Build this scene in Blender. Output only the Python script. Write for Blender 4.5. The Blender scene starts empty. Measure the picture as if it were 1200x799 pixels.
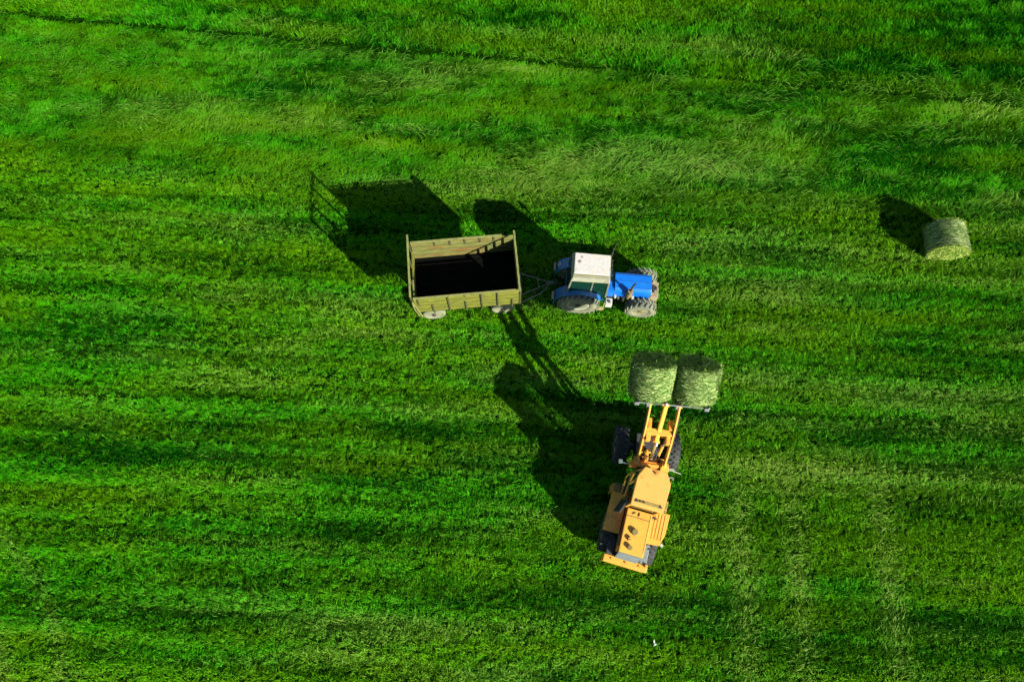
import bpy, bmesh, math, random
import numpy as np
from mathutils import Matrix, Vector, Euler

PI = math.pi
rad = math.radians
S = bpy.context.scene
COL = S.collection
rng = np.random.default_rng(7)
random.seed(7)

# ------------------------------------------------------------------ materials
def mat(name, c1, c2=None, c3=None, scale=6.0, rough=0.6, metal=0.0, bump=0.0, bump_scale=40.0,
        stretch=(1, 1, 1), dirt=0.35, dirt_scale=2.5, spots=()):
    """Procedural paint / dirt: c1-c2 fine mottling, c3 = patches of dirt or wear with a ragged outline."""
    m = bpy.data.materials.new(name); m.use_nodes = True
    nt = m.node_tree; N = nt.nodes; L = nt.links
    b = N['Principled BSDF']
    c1 = tuple(v * 0.80 for v in c1); c2 = c2 and tuple(v * 0.80 for v in c2); c3 = c3 and tuple(v * 0.80 for v in c3)
    tc = N.new('ShaderNodeTexCoord'); mp = N.new('ShaderNodeMapping')
    mp.inputs['Scale'].default_value = stretch
    L.new(tc.outputs['Object'], mp.inputs['Vector'])
    n1 = N.new('ShaderNodeTexNoise'); n1.inputs['Scale'].default_value = scale; n1.inputs['Detail'].default_value = 5
    L.new(mp.outputs[0], n1.inputs['Vector'])
    c2 = c2 or tuple(v * 0.75 for v in c1)
    r1 = N.new('ShaderNodeValToRGB')
    r1.color_ramp.elements[0].position = 0.35; r1.color_ramp.elements[0].color = (*c1, 1)
    r1.color_ramp.elements[1].position = 0.68; r1.color_ramp.elements[1].color = (*c2, 1)
    L.new(n1.outputs['Fac'], r1.inputs['Fac'])
    out = r1.outputs['Color']
    if c3:
        n2 = N.new('ShaderNodeTexNoise'); n2.inputs['Scale'].default_value = dirt_scale
        n2.inputs['Detail'].default_value = 8; n2.inputs['Roughness'].default_value = 0.7
        L.new(mp.outputs[0], n2.inputs['Vector'])
        r2 = N.new('ShaderNodeValToRGB')
        r2.color_ramp.elements[0].position = 0.72 - dirt * 0.5; r2.color_ramp.elements[0].color = (0, 0, 0, 1)
        r2.color_ramp.elements[1].position = 0.86 - dirt * 0.5; r2.color_ramp.elements[1].color = (1, 1, 1, 1)
        L.new(n2.outputs['Fac'], r2.inputs['Fac'])
        mx = N.new('ShaderNodeMixRGB'); mx.inputs[2].default_value = (*c3, 1)
        L.new(r2.outputs['Color'], mx.inputs['Fac']); L.new(out, mx.inputs[1])
        out = mx.outputs[0]
    for (px, py, pz, pr, pc) in spots:           # stains that stay with the object
        vm = N.new('ShaderNodeVectorMath'); vm.operation = 'DISTANCE'
        vm.inputs[1].default_value = (px, py, pz)
        nz = N.new('ShaderNodeTexNoise'); nz.inputs['Scale'].default_value = 9; nz.inputs['Detail'].default_value = 6
        L.new(tc.outputs['Object'], nz.inputs['Vector'])
        L.new(tc.outputs['Object'], vm.inputs[0])
        ad = N.new('ShaderNodeMath'); ad.operation = 'MULTIPLY_ADD'; ad.inputs[1].default_value = pr * 1.2
        L.new(nz.outputs['Fac'], ad.inputs[0]); L.new(vm.outputs['Value'], ad.inputs[2])
        mr = N.new('ShaderNodeMapRange'); mr.inputs[1].default_value = pr * 1.2; mr.inputs[2].default_value = pr * 1.9
        mr.inputs[3].default_value = 0.85; mr.inputs[4].default_value = 0
        L.new(ad.outputs[0], mr.inputs[0])
        mx = N.new('ShaderNodeMixRGB'); mx.inputs[2].default_value = (*pc, 1)
        L.new(mr.outputs[0], mx.inputs['Fac']); L.new(out, mx.inputs[1]); out = mx.outputs[0]
    L.new(out, b.inputs['Base Color'])
    b.inputs['Roughness'].default_value = rough; b.inputs['Metallic'].default_value = metal
    if bump:
        n3 = N.new('ShaderNodeTexNoise'); n3.inputs['Scale'].default_value = bump_scale; n3.inputs['Detail'].default_value = 4
        L.new(mp.outputs[0], n3.inputs['Vector'])
        bp = N.new('ShaderNodeBump'); bp.inputs['Strength'].default_value = bump; bp.inputs['Distance'].default_value = 0.02
        L.new(n3.outputs['Fac'], bp.inputs['Height']); L.new(bp.outputs[0], b.inputs['Normal'])
    return m

def fibre_mat(name, trans=0.3, rough=0.75, spec=0.2):
    """blades and straws: each one's own tint comes from the 'tint' attribute"""
    m = bpy.data.materials.new(name); m.use_nodes = True
    nt = m.node_tree; N = nt.nodes; L = nt.links
    b = N['Principled BSDF']; out = N['Material Output']
    a = N.new('ShaderNodeAttribute'); a.attribute_name = 'tint'
    L.new(a.outputs['Color'], b.inputs['Base Color'])
    b.inputs['Roughness'].default_value = rough
    b.inputs['Specular IOR Level'].default_value = spec
    t = N.new('ShaderNodeBsdfTranslucent'); L.new(a.outputs['Color'], t.inputs['Color'])
    mx = N.new('ShaderNodeMixShader'); mx.inputs[0].default_value = trans
    L.new(b.outputs[0], mx.inputs[1]); L.new(t.outputs[0], mx.inputs[2]); L.new(mx.outputs[0], out.inputs[0])
    return m

M = {}
M['yellow'] = mat('yellow_paint', (0.70, 0.335, 0.044), (0.64, 0.295, 0.036), (0.42, 0.22, 0.04), dirt=0.26, scale=5, rough=0.42, bump=0.05)
M['roof_yellow'] = mat('sun_bleached_yellow', (0.70, 0.345, 0.074), (0.66, 0.32, 0.064), (0.52, 0.23, 0.045), dirt=0.22, scale=3, rough=0.45,
                       spots=[(0.02, -0.30, 3.13, 0.10, (0.30, 0.12, 0.02)), (-0.36, -0.55, 3.13, 0.05, (0.35, 0.2, 0.03)),
                              (-0.12, -0.75, 3.13, 0.07, (0.50, 0.23, 0.05)), (0.36, -1.05, 3.13, 0.05, (0.5, 0.3, 0.06))])
M['old_yellow'] = mat('dusty_yellow', (0.60, 0.31, 0.035), (0.50, 0.25, 0.028), (0.30, 0.18, 0.03), dirt=0.4, scale=7, rough=0.6, bump=0.1)
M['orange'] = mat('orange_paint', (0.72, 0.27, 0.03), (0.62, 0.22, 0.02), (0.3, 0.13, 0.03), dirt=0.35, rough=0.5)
M['red_trim'] = mat('red_trim', (0.30, 0.05, 0.02), rough=0.6)
M['gutter'] = mat('mossy_gutter', (0.26, 0.20, 0.035), (0.15, 0.12, 0.02), (0.07, 0.06, 0.015), scale=12, rough=0.7)
M['olive'] = mat('olive_metal', (0.22, 0.17, 0.04), (0.14, 0.11, 0.03), (0.07, 0.06, 0.02), rough=0.65)
M['dark'] = mat('dark_iron', (0.018, 0.019, 0.018), (0.03, 0.03, 0.028), (0.06, 0.05, 0.04), rough=0.6, bump=0.2)
M['black'] = mat('black_rubber', (0.008, 0.009, 0.008), rough=0.7)
M['steel'] = mat('worn_steel', (0.13, 0.15, 0.14), (0.09, 0.105, 0.10), (0.14, 0.10, 0.07), rough=0.45, metal=0.3)
M['grey'] = mat('grey_grille', (0.16, 0.21, 0.21), (0.12, 0.16, 0.16), (0.05, 0.06, 0.05), rough=0.55, scale=14)
M['tyre'] = mat('dusty_tyre', (0.013, 0.015, 0.015), (0.022, 0.026, 0.025), (0.08, 0.09, 0.08), dirt=0.32, scale=9, rough=0.85, bump=0.3)
M['tyre_pale'] = mat('mud_dusted_tyre', (0.15, 0.165, 0.10), (0.10, 0.115, 0.07), (0.22, 0.22, 0.13), dirt=0.45, scale=10, rough=0.9, bump=0.3)
M['tyre_tread'] = mat('tread_rubber', (0.05, 0.07, 0.06), (0.075, 0.095, 0.075), (0.2, 0.21, 0.15), dirt=0.36, scale=9, rough=0.8, bump=0.3)
M['rim_pale'] = mat('pale_rim', (0.60, 0.63, 0.55), (0.45, 0.48, 0.40), (0.2, 0.19, 0.11), dirt=0.3, rough=0.5)
M['rim_tan'] = mat('tan_rim', (0.30, 0.26, 0.11), (0.24, 0.21, 0.08), (0.11, 0.09, 0.04), dirt=0.35, rough=0.6)
M['rim_olive'] = mat('olive_rim', (0.25, 0.27, 0.10), (0.20, 0.21, 0.07), (0.12, 0.12, 0.04), dirt=0.4, rough=0.7)
M['blue'] = mat('blue_paint', (0.002, 0.135, 0.62), (0.002, 0.115, 0.50), (0.03, 0.17, 0.42), dirt=0.2, rough=0.38, scale=4)
M['blue_dull'] = mat('dull_blue_paint', (0.004, 0.11, 0.34), (0.006, 0.10, 0.26), (0.06, 0.12, 0.15), dirt=0.32, rough=0.5, scale=4)  # darker, duller blue than the hood
M['teal'] = mat('dark_teal', (0.015, 0.10, 0.13), (0.02, 0.08, 0.09), (0.06, 0.08, 0.05), dirt=0.35, rough=0.4)
M['white'] = mat('white_roof_paint', (0.50, 0.49, 0.46), (0.43, 0.42, 0.39), (0.30, 0.28, 0.22), dirt=0.27, rough=0.5, scale=9, dirt_scale=5,
                 spots=[(-0.17, 0.10, 2.665, 0.065, (0.10, 0.07, 0.04)), (-0.10, 0.27, 2.665, 0.042, (0.14, 0.1, 0.06)),
                        (0.36, 0.36, 2.665, 0.08, (0.42, 0.38, 0.28)), (0.62, 0.33, 2.665, 0.07, (0.42, 0.36, 0.26)),
                        (0.30, -0.26, 2.665, 0.06, (0.4, 0.36, 0.28)), (0.66, -0.24, 2.665, 0.06, (0.42, 0.38, 0.28)), (0.68, 0.08, 2.665, 0.03, (0.4, 0.36, 0.28))])
M['cream'] = mat('cream_trim', (0.27, 0.285, 0.205), (0.21, 0.225, 0.155), (0.14, 0.11, 0.05), dirt=0.3, rough=0.5)
M['cab_grey'] = mat('grey_green_frame', (0.15, 0.17, 0.115), (0.10, 0.12, 0.08), (0.10, 0.07, 0.03), dirt=0.3, rough=0.55)
M['offwhite'] = mat('offwhite_paint', (0.42, 0.43, 0.40), (0.34, 0.35, 0.32), (0.15, 0.14, 0.09), dirt=0.35, rough=0.55)
M['tan'] = mat('tan_casting', (0.30, 0.25, 0.16), (0.23, 0.19, 0.12), (0.12, 0.1, 0.06), dirt=0.35, rough=0.7)
M['brass'] = mat('rusty_can', (0.20, 0.16, 0.055), (0.15, 0.10, 0.035), (0.12, 0.07, 0.03), dirt=0.35, rough=0.6)
M['seat'] = mat('seat_vinyl', (0.03, 0.03, 0.03), rough=0.6)
M['board'] = mat('olive_yellow_boards', (0.15, 0.16, 0.004), (0.055, 0.075, 0.004), (0.17, 0.10, 0.004), dirt=0.34, scale=7, dirt_scale=3,
                 stretch=(0.5, 1, 2.2), rough=0.75, bump=0.35, bump_scale=14)
M['board_in'] = mat('weathered_inner_boards', (0.15, 0.165, 0.03), (0.045, 0.06, 0.008), (0.13, 0.055, 0.005), dirt=0.44, scale=7, dirt_scale=2.6,
                    stretch=(0.35, 1, 3.0), rough=0.8, bump=0.35, bump_scale=14)
M['rail'] = mat('pale_olive_rail', (0.20, 0.215, 0.055), (0.13, 0.145, 0.035), (0.10, 0.085, 0.02), dirt=0.35, scale=8, rough=0.7, bump=0.2)
M['post'] = mat('dark_olive_post', (0.05, 0.055, 0.012), (0.035, 0.04, 0.01), (0.07, 0.05, 0.015), rough=0.7)
M['draw'] = mat('grimy_drawbar', (0.10, 0.11, 0.08), (0.06, 0.07, 0.05), (0.09, 0.05, 0.03), rough=0.6)
M['deck'] = mat('dark_wagon_deck', (0.002, 0.0025, 0.002), (0.003, 0.0035, 0.003), (0.008, 0.008, 0.004), scale=5, stretch=(0.4, 4, 1), rough=1.0, bump=0.3)  # near-black base: the wagon bed's shade is put into the colour
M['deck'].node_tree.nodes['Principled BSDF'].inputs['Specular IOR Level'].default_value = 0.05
M['bird'] = mat('white_feathers', (0.50, 0.54, 0.46), rough=0.8)
M['grass'] = fibre_mat('grass_blades', 0.32, 0.8, 0.0)
M['hay'] = fibre_mat('hay_straws', 0.12, 0.8, 0.15)

def glass_mat(name='tinted_glass', tint=(0.34, 0.58, 0.48, 1), dust=0.17):
    m = bpy.data.materials.new(name); m.use_nodes = True
    nt = m.node_tree; N = nt.nodes; L = nt.links
    out = N['Material Output']; N.remove(N['Principled BSDF'])
    t = N.new('ShaderNodeBsdfTransparent'); t.inputs[0].default_value = tint
    g = N.new('ShaderNodeBsdfGlossy'); g.inputs['Roughness'].default_value = 0.04
    fr = N.new('ShaderNodeFresnel'); fr.inputs['IOR'].default_value = 1.5
    mx = N.new('ShaderNodeMixShader')
    L.new(fr.outputs[0], mx.inputs[0]); L.new(t.outputs[0], mx.inputs[1]); L.new(g.outputs[0], mx.inputs[2])
    d = N.new('ShaderNodeBsdfDiffuse'); d.inputs[0].default_value = (0.015, 0.10, 0.075, 1)
    m2 = N.new('ShaderNodeMixShader'); m2.inputs[0].default_value = dust
    L.new(mx.outputs[0], m2.inputs[1]); L.new(d.outputs[0], m2.inputs[2])
    L.new(m2.outputs[0], out.inputs[0])
    return m
M['glass'] = glass_mat()
M['clear_glass'] = glass_mat('clear_glass', (0.80, 0.88, 0.84, 1), 0.05)

# ------------------------------------------------------------------ mesh helpers
def box(bm, lo, hi, bev=0.0, M4=None):
    """box from corner lo to corner hi"""
    c = [(a + b) / 2 for a, b in zip(lo, hi)]; s = [abs(b - a) for a, b in zip(lo, hi)]
    r = bmesh.ops.create_cube(bm, size=1.0, matrix=Matrix.Translation(c) @ Matrix.Diagonal((*s, 1)))
    vs = r['verts']
    if bev:
        es = list({e for v in vs for e in v.link_edges})
        rb = bmesh.ops.bevel(bm, geom=es, offset=min(bev, min(s) * 0.45), segments=2, affect='EDGES', profile=0.7)
        vs = list({v for v in rb['verts']} | {v for v in vs if v.is_valid})
    if M4 is not None: bmesh.ops.transform(bm, matrix=M4, verts=[v for v in vs if v.is_valid])
    return vs

def bar(bm, p, q, w, h, bev=0.006, up=(0, 0, 1)):
    """square bar from p to q: w across, h along 'up'"""
    p, q = Vector(p), Vector(q); d = q - p; ln = d.length; x = d.normalized()
    u = Vector(up); 
    if abs(x.dot(u)) > 0.95: u = Vector((1, 0, 0))
    y = u.cross(x).normalized(); z = x.cross(y)
    R = Matrix((x, y, z)).transposed().to_4x4(); R.translation = (p + q) / 2
    return box(bm, (-ln / 2, -w / 2, -h / 2), (ln / 2, w / 2, h / 2), bev, R)

def tube(bm, p, q, r, r2=None, seg=14):
    p, q = Vector(p), Vector(q); d = q - p
    mt = d.to_track_quat('Z', 'Y').to_matrix().to_4x4(); mt.translation = (p + q) / 2
    bmesh.ops.create_cone(bm, cap_ends=True, segments=seg, radius1=r, radius2=r if r2 is None else r2, depth=d.length, matrix=mt)

def pipe(bm, pts, r, seg=10):
    for a, b in zip(pts[:-1], pts[1:]): tube(bm, a, b, r, seg=seg)
    for a in pts[1:-1]: bmesh.ops.create_uvsphere(bm, u_segments=seg, v_segments=6, radius=r * 1.02, matrix=Matrix.Translation(a))

def prism(bm, pts, z0, z1, bev=0.0, top=None):
    """polygon outline (x, y) lifted from z0 to z1; top = a second outline for a taper"""
    top = top or pts
    a = [bm.verts.new((x, y, z0)) for x, y in pts]; b = [bm.verts.new((x, y, z1)) for x, y in top]
    fs = [bm.faces.new(a[::-1]), bm.faces.new(b)]
    n = len(pts)
    for i in range(n): fs.append(bm.faces.new((a[i], a[(i + 1) % n], b[(i + 1) % n], b[i])))
    bmesh.ops.recalc_face_normals(bm, faces=fs)
    if bev:
        es = list({e for f in fs for e in f.edges})
        bmesh.ops.bevel(bm, geom=es, offset=bev, segments=2, affect='EDGES', profile=0.7)

def slab(bm, quad, t):
    """plate of thickness t on four 3-D corners"""
    q = [Vector(p) for p in quad]
    n = (q[1] - q[0]).cross(q[2] - q[0]).normalized() * t / 2
    a = [bm.verts.new(p - n) for p in q]; b = [bm.verts.new(p + n) for p in q]
    fs = [bm.faces.new(a[::-1]), bm.faces.new(b)]
    for i in range(4): fs.append(bm.faces.new((a[i], a[(i + 1) % 4], b[(i + 1) % 4], b[i])))
    bmesh.ops.recalc_face_normals(bm, faces=fs)

def lathe(bm, prof, seg=48):
    """profile of (y, r) turned about the Y axis"""
    rings = []
    for y, r in prof:
        rings.append([bm.verts.new((r * math.cos(2 * PI * k / seg), y, r * math.sin(2 * PI * k / seg))) for k in range(seg)])
    fs = []
    for A, B in zip(rings[:-1], rings[1:]):
        for k in range(seg):
            fs.append(bm.faces.new((A[k], A[(k + 1) % seg], B[(k + 1) % seg], B[k])))
    fs.append(bm.faces.new(rings[0])); fs.append(bm.faces.new(rings[-1]))
    bmesh.ops.recalc_face_normals(bm, faces=fs)
    for f in fs[:-2]: f.smooth = True

def B(): return bmesh.new()

def obj(name, bm, m, parent=None, loc=None, smooth=False, label=None):
    me = bpy.data.meshes.new(name)
    if smooth:
        for f in bm.faces: f.smooth = True
    bm.to_mesh(me); bm.free()
    for mm in (m if isinstance(m, (list, tuple)) else [m]): me.materials.append(mm)
    o = bpy.data.objects.new(name, me); COL.objects.link(o)
    if parent: o.parent = parent
    if loc: o.location = loc
    if label: o['label'] = label
    return o

def tag(o, label, cat=None, group=None, kind=None):
    o['label'] = label
    if cat: o['category'] = cat
    if group: o['group'] = group
    if kind: o['kind'] = kind
    return o

def thing(name, label, cat, loc=(0, 0, 0), rz=0.0, group=None):
    o = bpy.data.objects.new(name, None); COL.objects.link(o); o.empty_display_size = 0.2
    o.location = loc; o.rotation_euler = (0, 0, rz)
    return tag(o, label, cat, group)

def wheel_bm(R, W, lugs=0, lug_h=0.035, rim=0.55, chev=0.5):
    """tyre about the Y axis; chevron lugs; material 0 side wall, 1 tread"""
    bm = B(); h = W / 2; ri = R * rim; rs = R - lug_h
    lathe(bm, [(-h * 0.72, ri * 0.98), (-h * 0.86, ri + 0.02), (-h, ri + (rs - ri) * 0.45), (-h * 0.97, rs * 0.93), (-h * 0.80, rs * 0.985), (-h * 0.35, rs),
               (h * 0.35, rs), (h * 0.80, rs * 0.985), (h * 0.97, rs * 0.93), (h, ri + (rs - ri) * 0.45), (h * 0.86, ri + 0.02), (h * 0.72, ri * 0.98)], 56)
    for f in bm.faces:
        c = f.calc_center_median(); 
        if math.hypot(c.x, c.z) > rs * 0.945: f.material_index = 1
    n0 = len(bm.faces)
    for k in range(lugs):
        for s in (-1, 1):
            a = 2 * PI * (k + (0.25 if s > 0 else -0.25)) / lugs
            mt = (Matrix.Rotation(-a, 4, 'Y') @ Matrix.Translation((rs + lug_h * 0.3, s * h * 0.52, 0)) @ Matrix.Rotation(s * chev, 4, 'X'))
            box(bm, (-lug_h * 0.7, -h * 0.54, -PI * R / lugs * 0.30), (lug_h * 0.7, h * 0.54, PI * R / lugs * 0.30), 0.006, mt)
    bm.faces.ensure_lookup_table()
    for f in bm.faces[n0:]: f.material_index = 0
    return bm

def rim_bm(R, W, out=1, dish=0.05, nuts=8):
    bm = B(); h = W / 2 * 0.74 * out
    lathe(bm, [(h * 0.2, R), (h, R * 0.99), (h * 1.04, R * 0.93), (h - out * dish * 0.4, R * 0.86), (h - out * dish, R * 0.62), (h - out * dish * 0.7, R * 0.40), (h - out * dish * 0.4, R * 0.34), (h - out * dish * 0.4, 0.01)], 40)
    return bm

def add_wheel(parent, loc, R, W, out, tm, rm, lugs, rim=0.55, chev=0.5, dish=0.06, hub=None):
    w = obj('wheel', wheel_bm(R, W, lugs, rim=rim, chev=chev), tm, parent, loc)
    obj('rim', rim_bm(R * rim, W, out, dish), rm, w)
    b = B(); h = W / 2 * 0.74 * out - out * dish * 0.4
    tube(b, (0, h, 0), (0, h + out * 0.07, 0), R * 0.13)
    for k in range(8):
        a = 2 * PI * k / 8
        tube(b, (R * rim * 0.27 * math.cos(a), h, R * rim * 0.27 * math.sin(a)), (R * rim * 0.27 * math.cos(a), h + out * 0.03, R * rim * 0.27 * math.sin(a)), R * 0.02, seg=6)
    obj('hub', b, hub or M['dark'], w)
    return w

# ------------------------------------------------------------------ noise
def _hash(i, j, s):
    h = (i.astype(np.int64) * 374761393 + j.astype(np.int64) * 668265263 + s * 1442695041) & 0xFFFFFFFF
    h = ((h ^ (h >> 13)) * 1274126177) & 0xFFFFFFFF
    return ((h ^ (h >> 16)) & 0xFFFF) / 65535.0
def vn(x, y, s=0):
    i = np.floor(x); j = np.floor(y); fx = x - i; fy = y - j
    fx = fx * fx * (3 - 2 * fx); fy = fy * fy * (3 - 2 * fy)
    a = _hash(i, j, s); b = _hash(i + 1, j, s); c = _hash(i, j + 1, s); d = _hash(i + 1, j + 1, s)
    return (a * (1 - fx) + b * fx) * (1 - fy) + (c * (1 - fx) + d * fx) * fy
def fbm(x, y, s=0, o=3):
    t = 0; a = 0.5; n = 0
    for k in range(o): t = t + a * vn(x * 2 ** k + 17.3 * k, y * 2 ** k - 9.1 * k, s + k); n += a; a *= 0.55
    return t / n
def sst(a, b, x):
    t = np.clip((x - a) / (b - a), 0, 1); return t * t * (3 - 2 * t)
def gauss(x, c, w): return np.exp(-((x - c) / w) ** 2)

# ------------------------------------------------------------------ blades: one mesh out of many leaf-sized faces
def blades_object(name, P, L, W, az, inc, colr, curl, mtl, base_z=None):
    """P (n,2/3) roots, L length, W width, az azimuth, inc angle from the vertical; each blade a kite of two bent faces"""
    n = len(L)
    z0 = np.zeros(n) if base_z is None else base_z
    dx, dy = np.cos(az), np.sin(az)
    tw = rng.normal(0, 0.5, n)
    sx, sy = -np.sin(az + tw), np.cos(az + tw)
    def pt(f, i):
        h = L * f
        return np.stack([P[:, 0] + dx * np.sin(i) * h, P[:, 1] + dy * np.sin(i) * h, z0 + np.cos(i) * h], 1)
    base = pt(0, inc); mid = pt(0.5, inc * (1 - 0.35 * curl)); tip = pt(1.0, np.clip(inc * (1 + 0.25 * curl), 0, 1.5))
    side = np.stack([sx * W / 2, sy * W / 2, np.zeros(n)], 1)
    V = np.stack([base - side * 0.5, base + side * 0.5, mid + side, tip, mid - side], 1).reshape(-1, 3).astype(np.float32)
    me = bpy.data.meshes.new(name)
    me.vertices.add(n * 5); me.vertices.foreach_set('co', V.ravel())
    loops = np.empty((n, 7), np.int32); o = (np.arange(n) * 5)[:, None]
    loops[:] = o + np.array([0, 1, 2, 4, 4, 2, 3])
    me.loops.add(n * 7); me.loops.foreach_set('vertex_index', loops.ravel())
    me.polygons.add(n * 2)
    st = np.stack([np.arange(n) * 7, np.arange(n) * 7 + 4], 1).astype(np.int32)
    me.polygons.foreach_set('loop_start', st.ravel())
    me.update(calc_edges=True)
    at = me.attributes.new('tint', 'FLOAT_COLOR', 'POINT')
    c = np.concatenate([colr, np.ones((n, 1))], 1)
    at.data.foreach_set('color', np.repeat(c, 5, 0).astype(np.float32).ravel())
    me.materials.append(mtl)
    ob = bpy.data.objects.new(name, me); COL.objects.link(ob)
    return ob

LUSH = np.array([0.0008, 0.056, 0.0008]); MID = np.array([0.021, 0.212, 0.0010]); YEL = np.array([0.076, 0.225, 0.0010]); PALE = np.array([0.19, 0.30, 0.045])
def tint_rgb(t, y, p):
    """t lush..mid, y towards yellow green, p towards pale hay"""
    t = t[:, None]; y = y[:, None]; p = p[:, None]
    c = LUSH * (1 - t) + MID * t
    c = c * (1 - y) + YEL * y
    p = p * (0.25 + 0.75 * np.clip(t, 0, 1))
    return c * (1 - p) + PALE * p

def edge_y(x): return 15.1 - 0.112 * (x + 22) + 0.25 * (fbm(x / 3, x * 0 + 3.3, 71, 3) - 0.5)   # edge of the cut

def fields(x, y):
    v = y + 0.052 * x
    wob = 0.22 * (fbm(x / 6, y / 6, 3, 2) - 0.5)
    rows = fbm(x / 11.0, (v + wob) / 0.55, 11, 3)
    fine = 0.6 * fbm(x / 5.0, (v + wob) / 0.16, 23, 2) + 0.4 * fbm(x / 8.0, (v + 0.6 * wob) / 0.30, 27, 2)
    thin = fbm(x / 5.0, (v + wob) / 0.16, 23, 2); thin2 = fbm(x / 5.0, (v + 0.8 * wob) / 0.24, 201, 2)
    patch = fbm(x / 3.2, v / 0.75, 31, 3)
    big = fbm(x / 9, y / 4, 41, 2)
    lying = sst(5.6, 7.6, v + 1.5 * (fbm(x / 4, y / 2, 51, 2) - 0.5))
    t = 0.50 + 1.8 * (1 - 0.6 * lying) * (rows - 0.5) + 3.0 * (1 - 0.6 * lying) * (fine - 0.5) * 1.5 + 0.6 * (patch - 0.5) + 0.5 * (big - 0.5)
    ph = 2.2 * fbm(x / 14, v / 2.5, 171, 2)
    stripe = np.sin(2 * PI * ((v + 0.4 * wob) / 0.52 + ph)) * sst(0.25, 0.75, fbm(x / 7, v / 1.1, 181, 2)) * (1 - 0.8 * lying)
    stripe2 = np.sin(2 * PI * ((v + 0.3 * wob) / 0.31 + 1.7 * ph)) * sst(0.3, 0.75, fbm(x / 5, v / 0.8, 191, 2)) * (1 - lying)
    t += 0.42 * stripe + 0.34 * stripe2
    t = t + 0.16 - 0.14 * lying
    tuft = fbm(x / 0.60, y / 0.30, 141, 3)
    t += 1.0 * (vn(x / 0.15, y / 0.09, 151) - 0.5) + (0.25 + 3.4 * lying) * (tuft - 0.5)
    yv = 0.30 + 1.9 * (fbm(x / 5, v / 0.8, 61, 3) - 0.5) + 0.7 * (big - 0.5)
    pa = 0.09 + 1.1 * np.clip(fbm(x / 5, (v + wob) / 0.7, 81, 3) - 0.52, 0, 1)
    brk = 0.35 + 1.3 * fbm(x / 1.3, y / 0.7, 91, 3)
    # swaths where cut grass was left lying, east of the wagon and along the field edge
    pa += 0.40 * gauss(v, 7.75, 0.85) * sst(-3, 3.5, x) * (1 - sst(9, 13.5, x)) * brk
    pa += 0.32 * gauss(v, 4.2, 0.55) * sst(4, 6, x) * (1 - sst(13, 20, x)) * brk
    pa += 0.25 * gauss(v, 2.3, 0.8) * sst(5, 7, x) * (1 - sst(10, 16, x)) * brk
    pa += 0.16 * gauss(v, 6.2, 0.5) * sst(-12, -4, x) * brk
    pa += 0.25 * gauss(v, -1.2, 0.45) * sst(6, 9, x) * brk + 0.2 * gauss(v, -4.0, 0.4) * sst(4, 8, x) * brk
    yv += 0.55 * gauss(y + 0.06 * x, 13.75, 0.55) * sst(0, 4, x) * (1 - sst(12, 15, x)) * brk
    pa += 0.25 * gauss(y + 0.06 * x, 13.75, 0.45) * sst(1, 5, x) * (1 - sst(11, 14, x)) * brk
    # lusher, darker ground
    t -= 0.75 * gauss(v, 3.13, 0.35) * (1 - sst(-8, -3, x)) + 0.6 * gauss(v, 4.9, 0.4) * (1 - sst(-10, -5, x))
    t -= 0.55 * gauss(v, -4.0, 0.5) * (1 - sst(-11, -6, x))
    dark_e = sst(13.5, 18, x + 0.9 * y * 0.5) * sst(4.5, 8, y)
    t -= 0.55 * dark_e; yv -= 0.25 * dark_e
    west = 1 - sst(-17, -9, x); t += 0.20 * west; yv += 0.05 * west; pa *= 1 - 0.5 * west
    for cx, cy, wx, wy, a in ((9.6, -6.5, 0.55, 0.9, 0.9), (15.5, -5.8, 1.6, 0.5, 0.8), (7.2, -3.3, 1.4, 0.4, 0.5), (3.0, -8.6, 2.0, 0.4, 0.5), (12.5, -3.6, 1.5, 0.35, 0.6)):
        t -= a * gauss(x, cx, wx) * gauss(y, cy, wy)
    # wheel tracks with tyre-lug marks
    trk = np.zeros_like(x)
    south = 1 - sst(-6.2, -4.6, y)
    for cx in (7.7, 9.5, 12.5):
        dx = np.abs(x - cx - 0.04 * (y + 8))
        lug = 0.5 + 0.5 * np.sin((y + 0.9 * dx) * 2 * PI / 0.42)
        trk += gauss(dx, 0, 0.48) * south * (0.35 + 0.65 * lug)
    for cy in (-3.05, -4.7):
        dy = np.abs(y - cy + 0.052 * (x - 9)); lug = 0.5 + 0.5 * np.sin((x + 0.9 * dy) * 2 * PI / 0.42)
        trk += 0.55 * gauss(dy, 0, 0.28) * sst(6.5, 8, x) * (0.3 + 0.7 * lug)
    rr = np.hypot(x + 21.5, y + 13.0); trk += 0.6 * (gauss(rr, 5.6, 0.35) + 0.7 * gauss(rr, 7.4, 0.3)) * (0.5 + 0.8 * patch)
    pa += 0.62 * trk; t += 0.4 * trk
    return dict(v=v, t=t, y=yv, p=pa, lying=lying, rows=rows, fine=fine, tuft=tuft, thin=1.2 * lying * (1 - sst(0.26, 0.42, tuft)) + np.maximum(1 - sst(0.24, 0.40, thin), 1 - sst(0.24, 0.38, thin2)) * (1 - lying), patch=patch, trk=trk, stripe=stripe)

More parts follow.
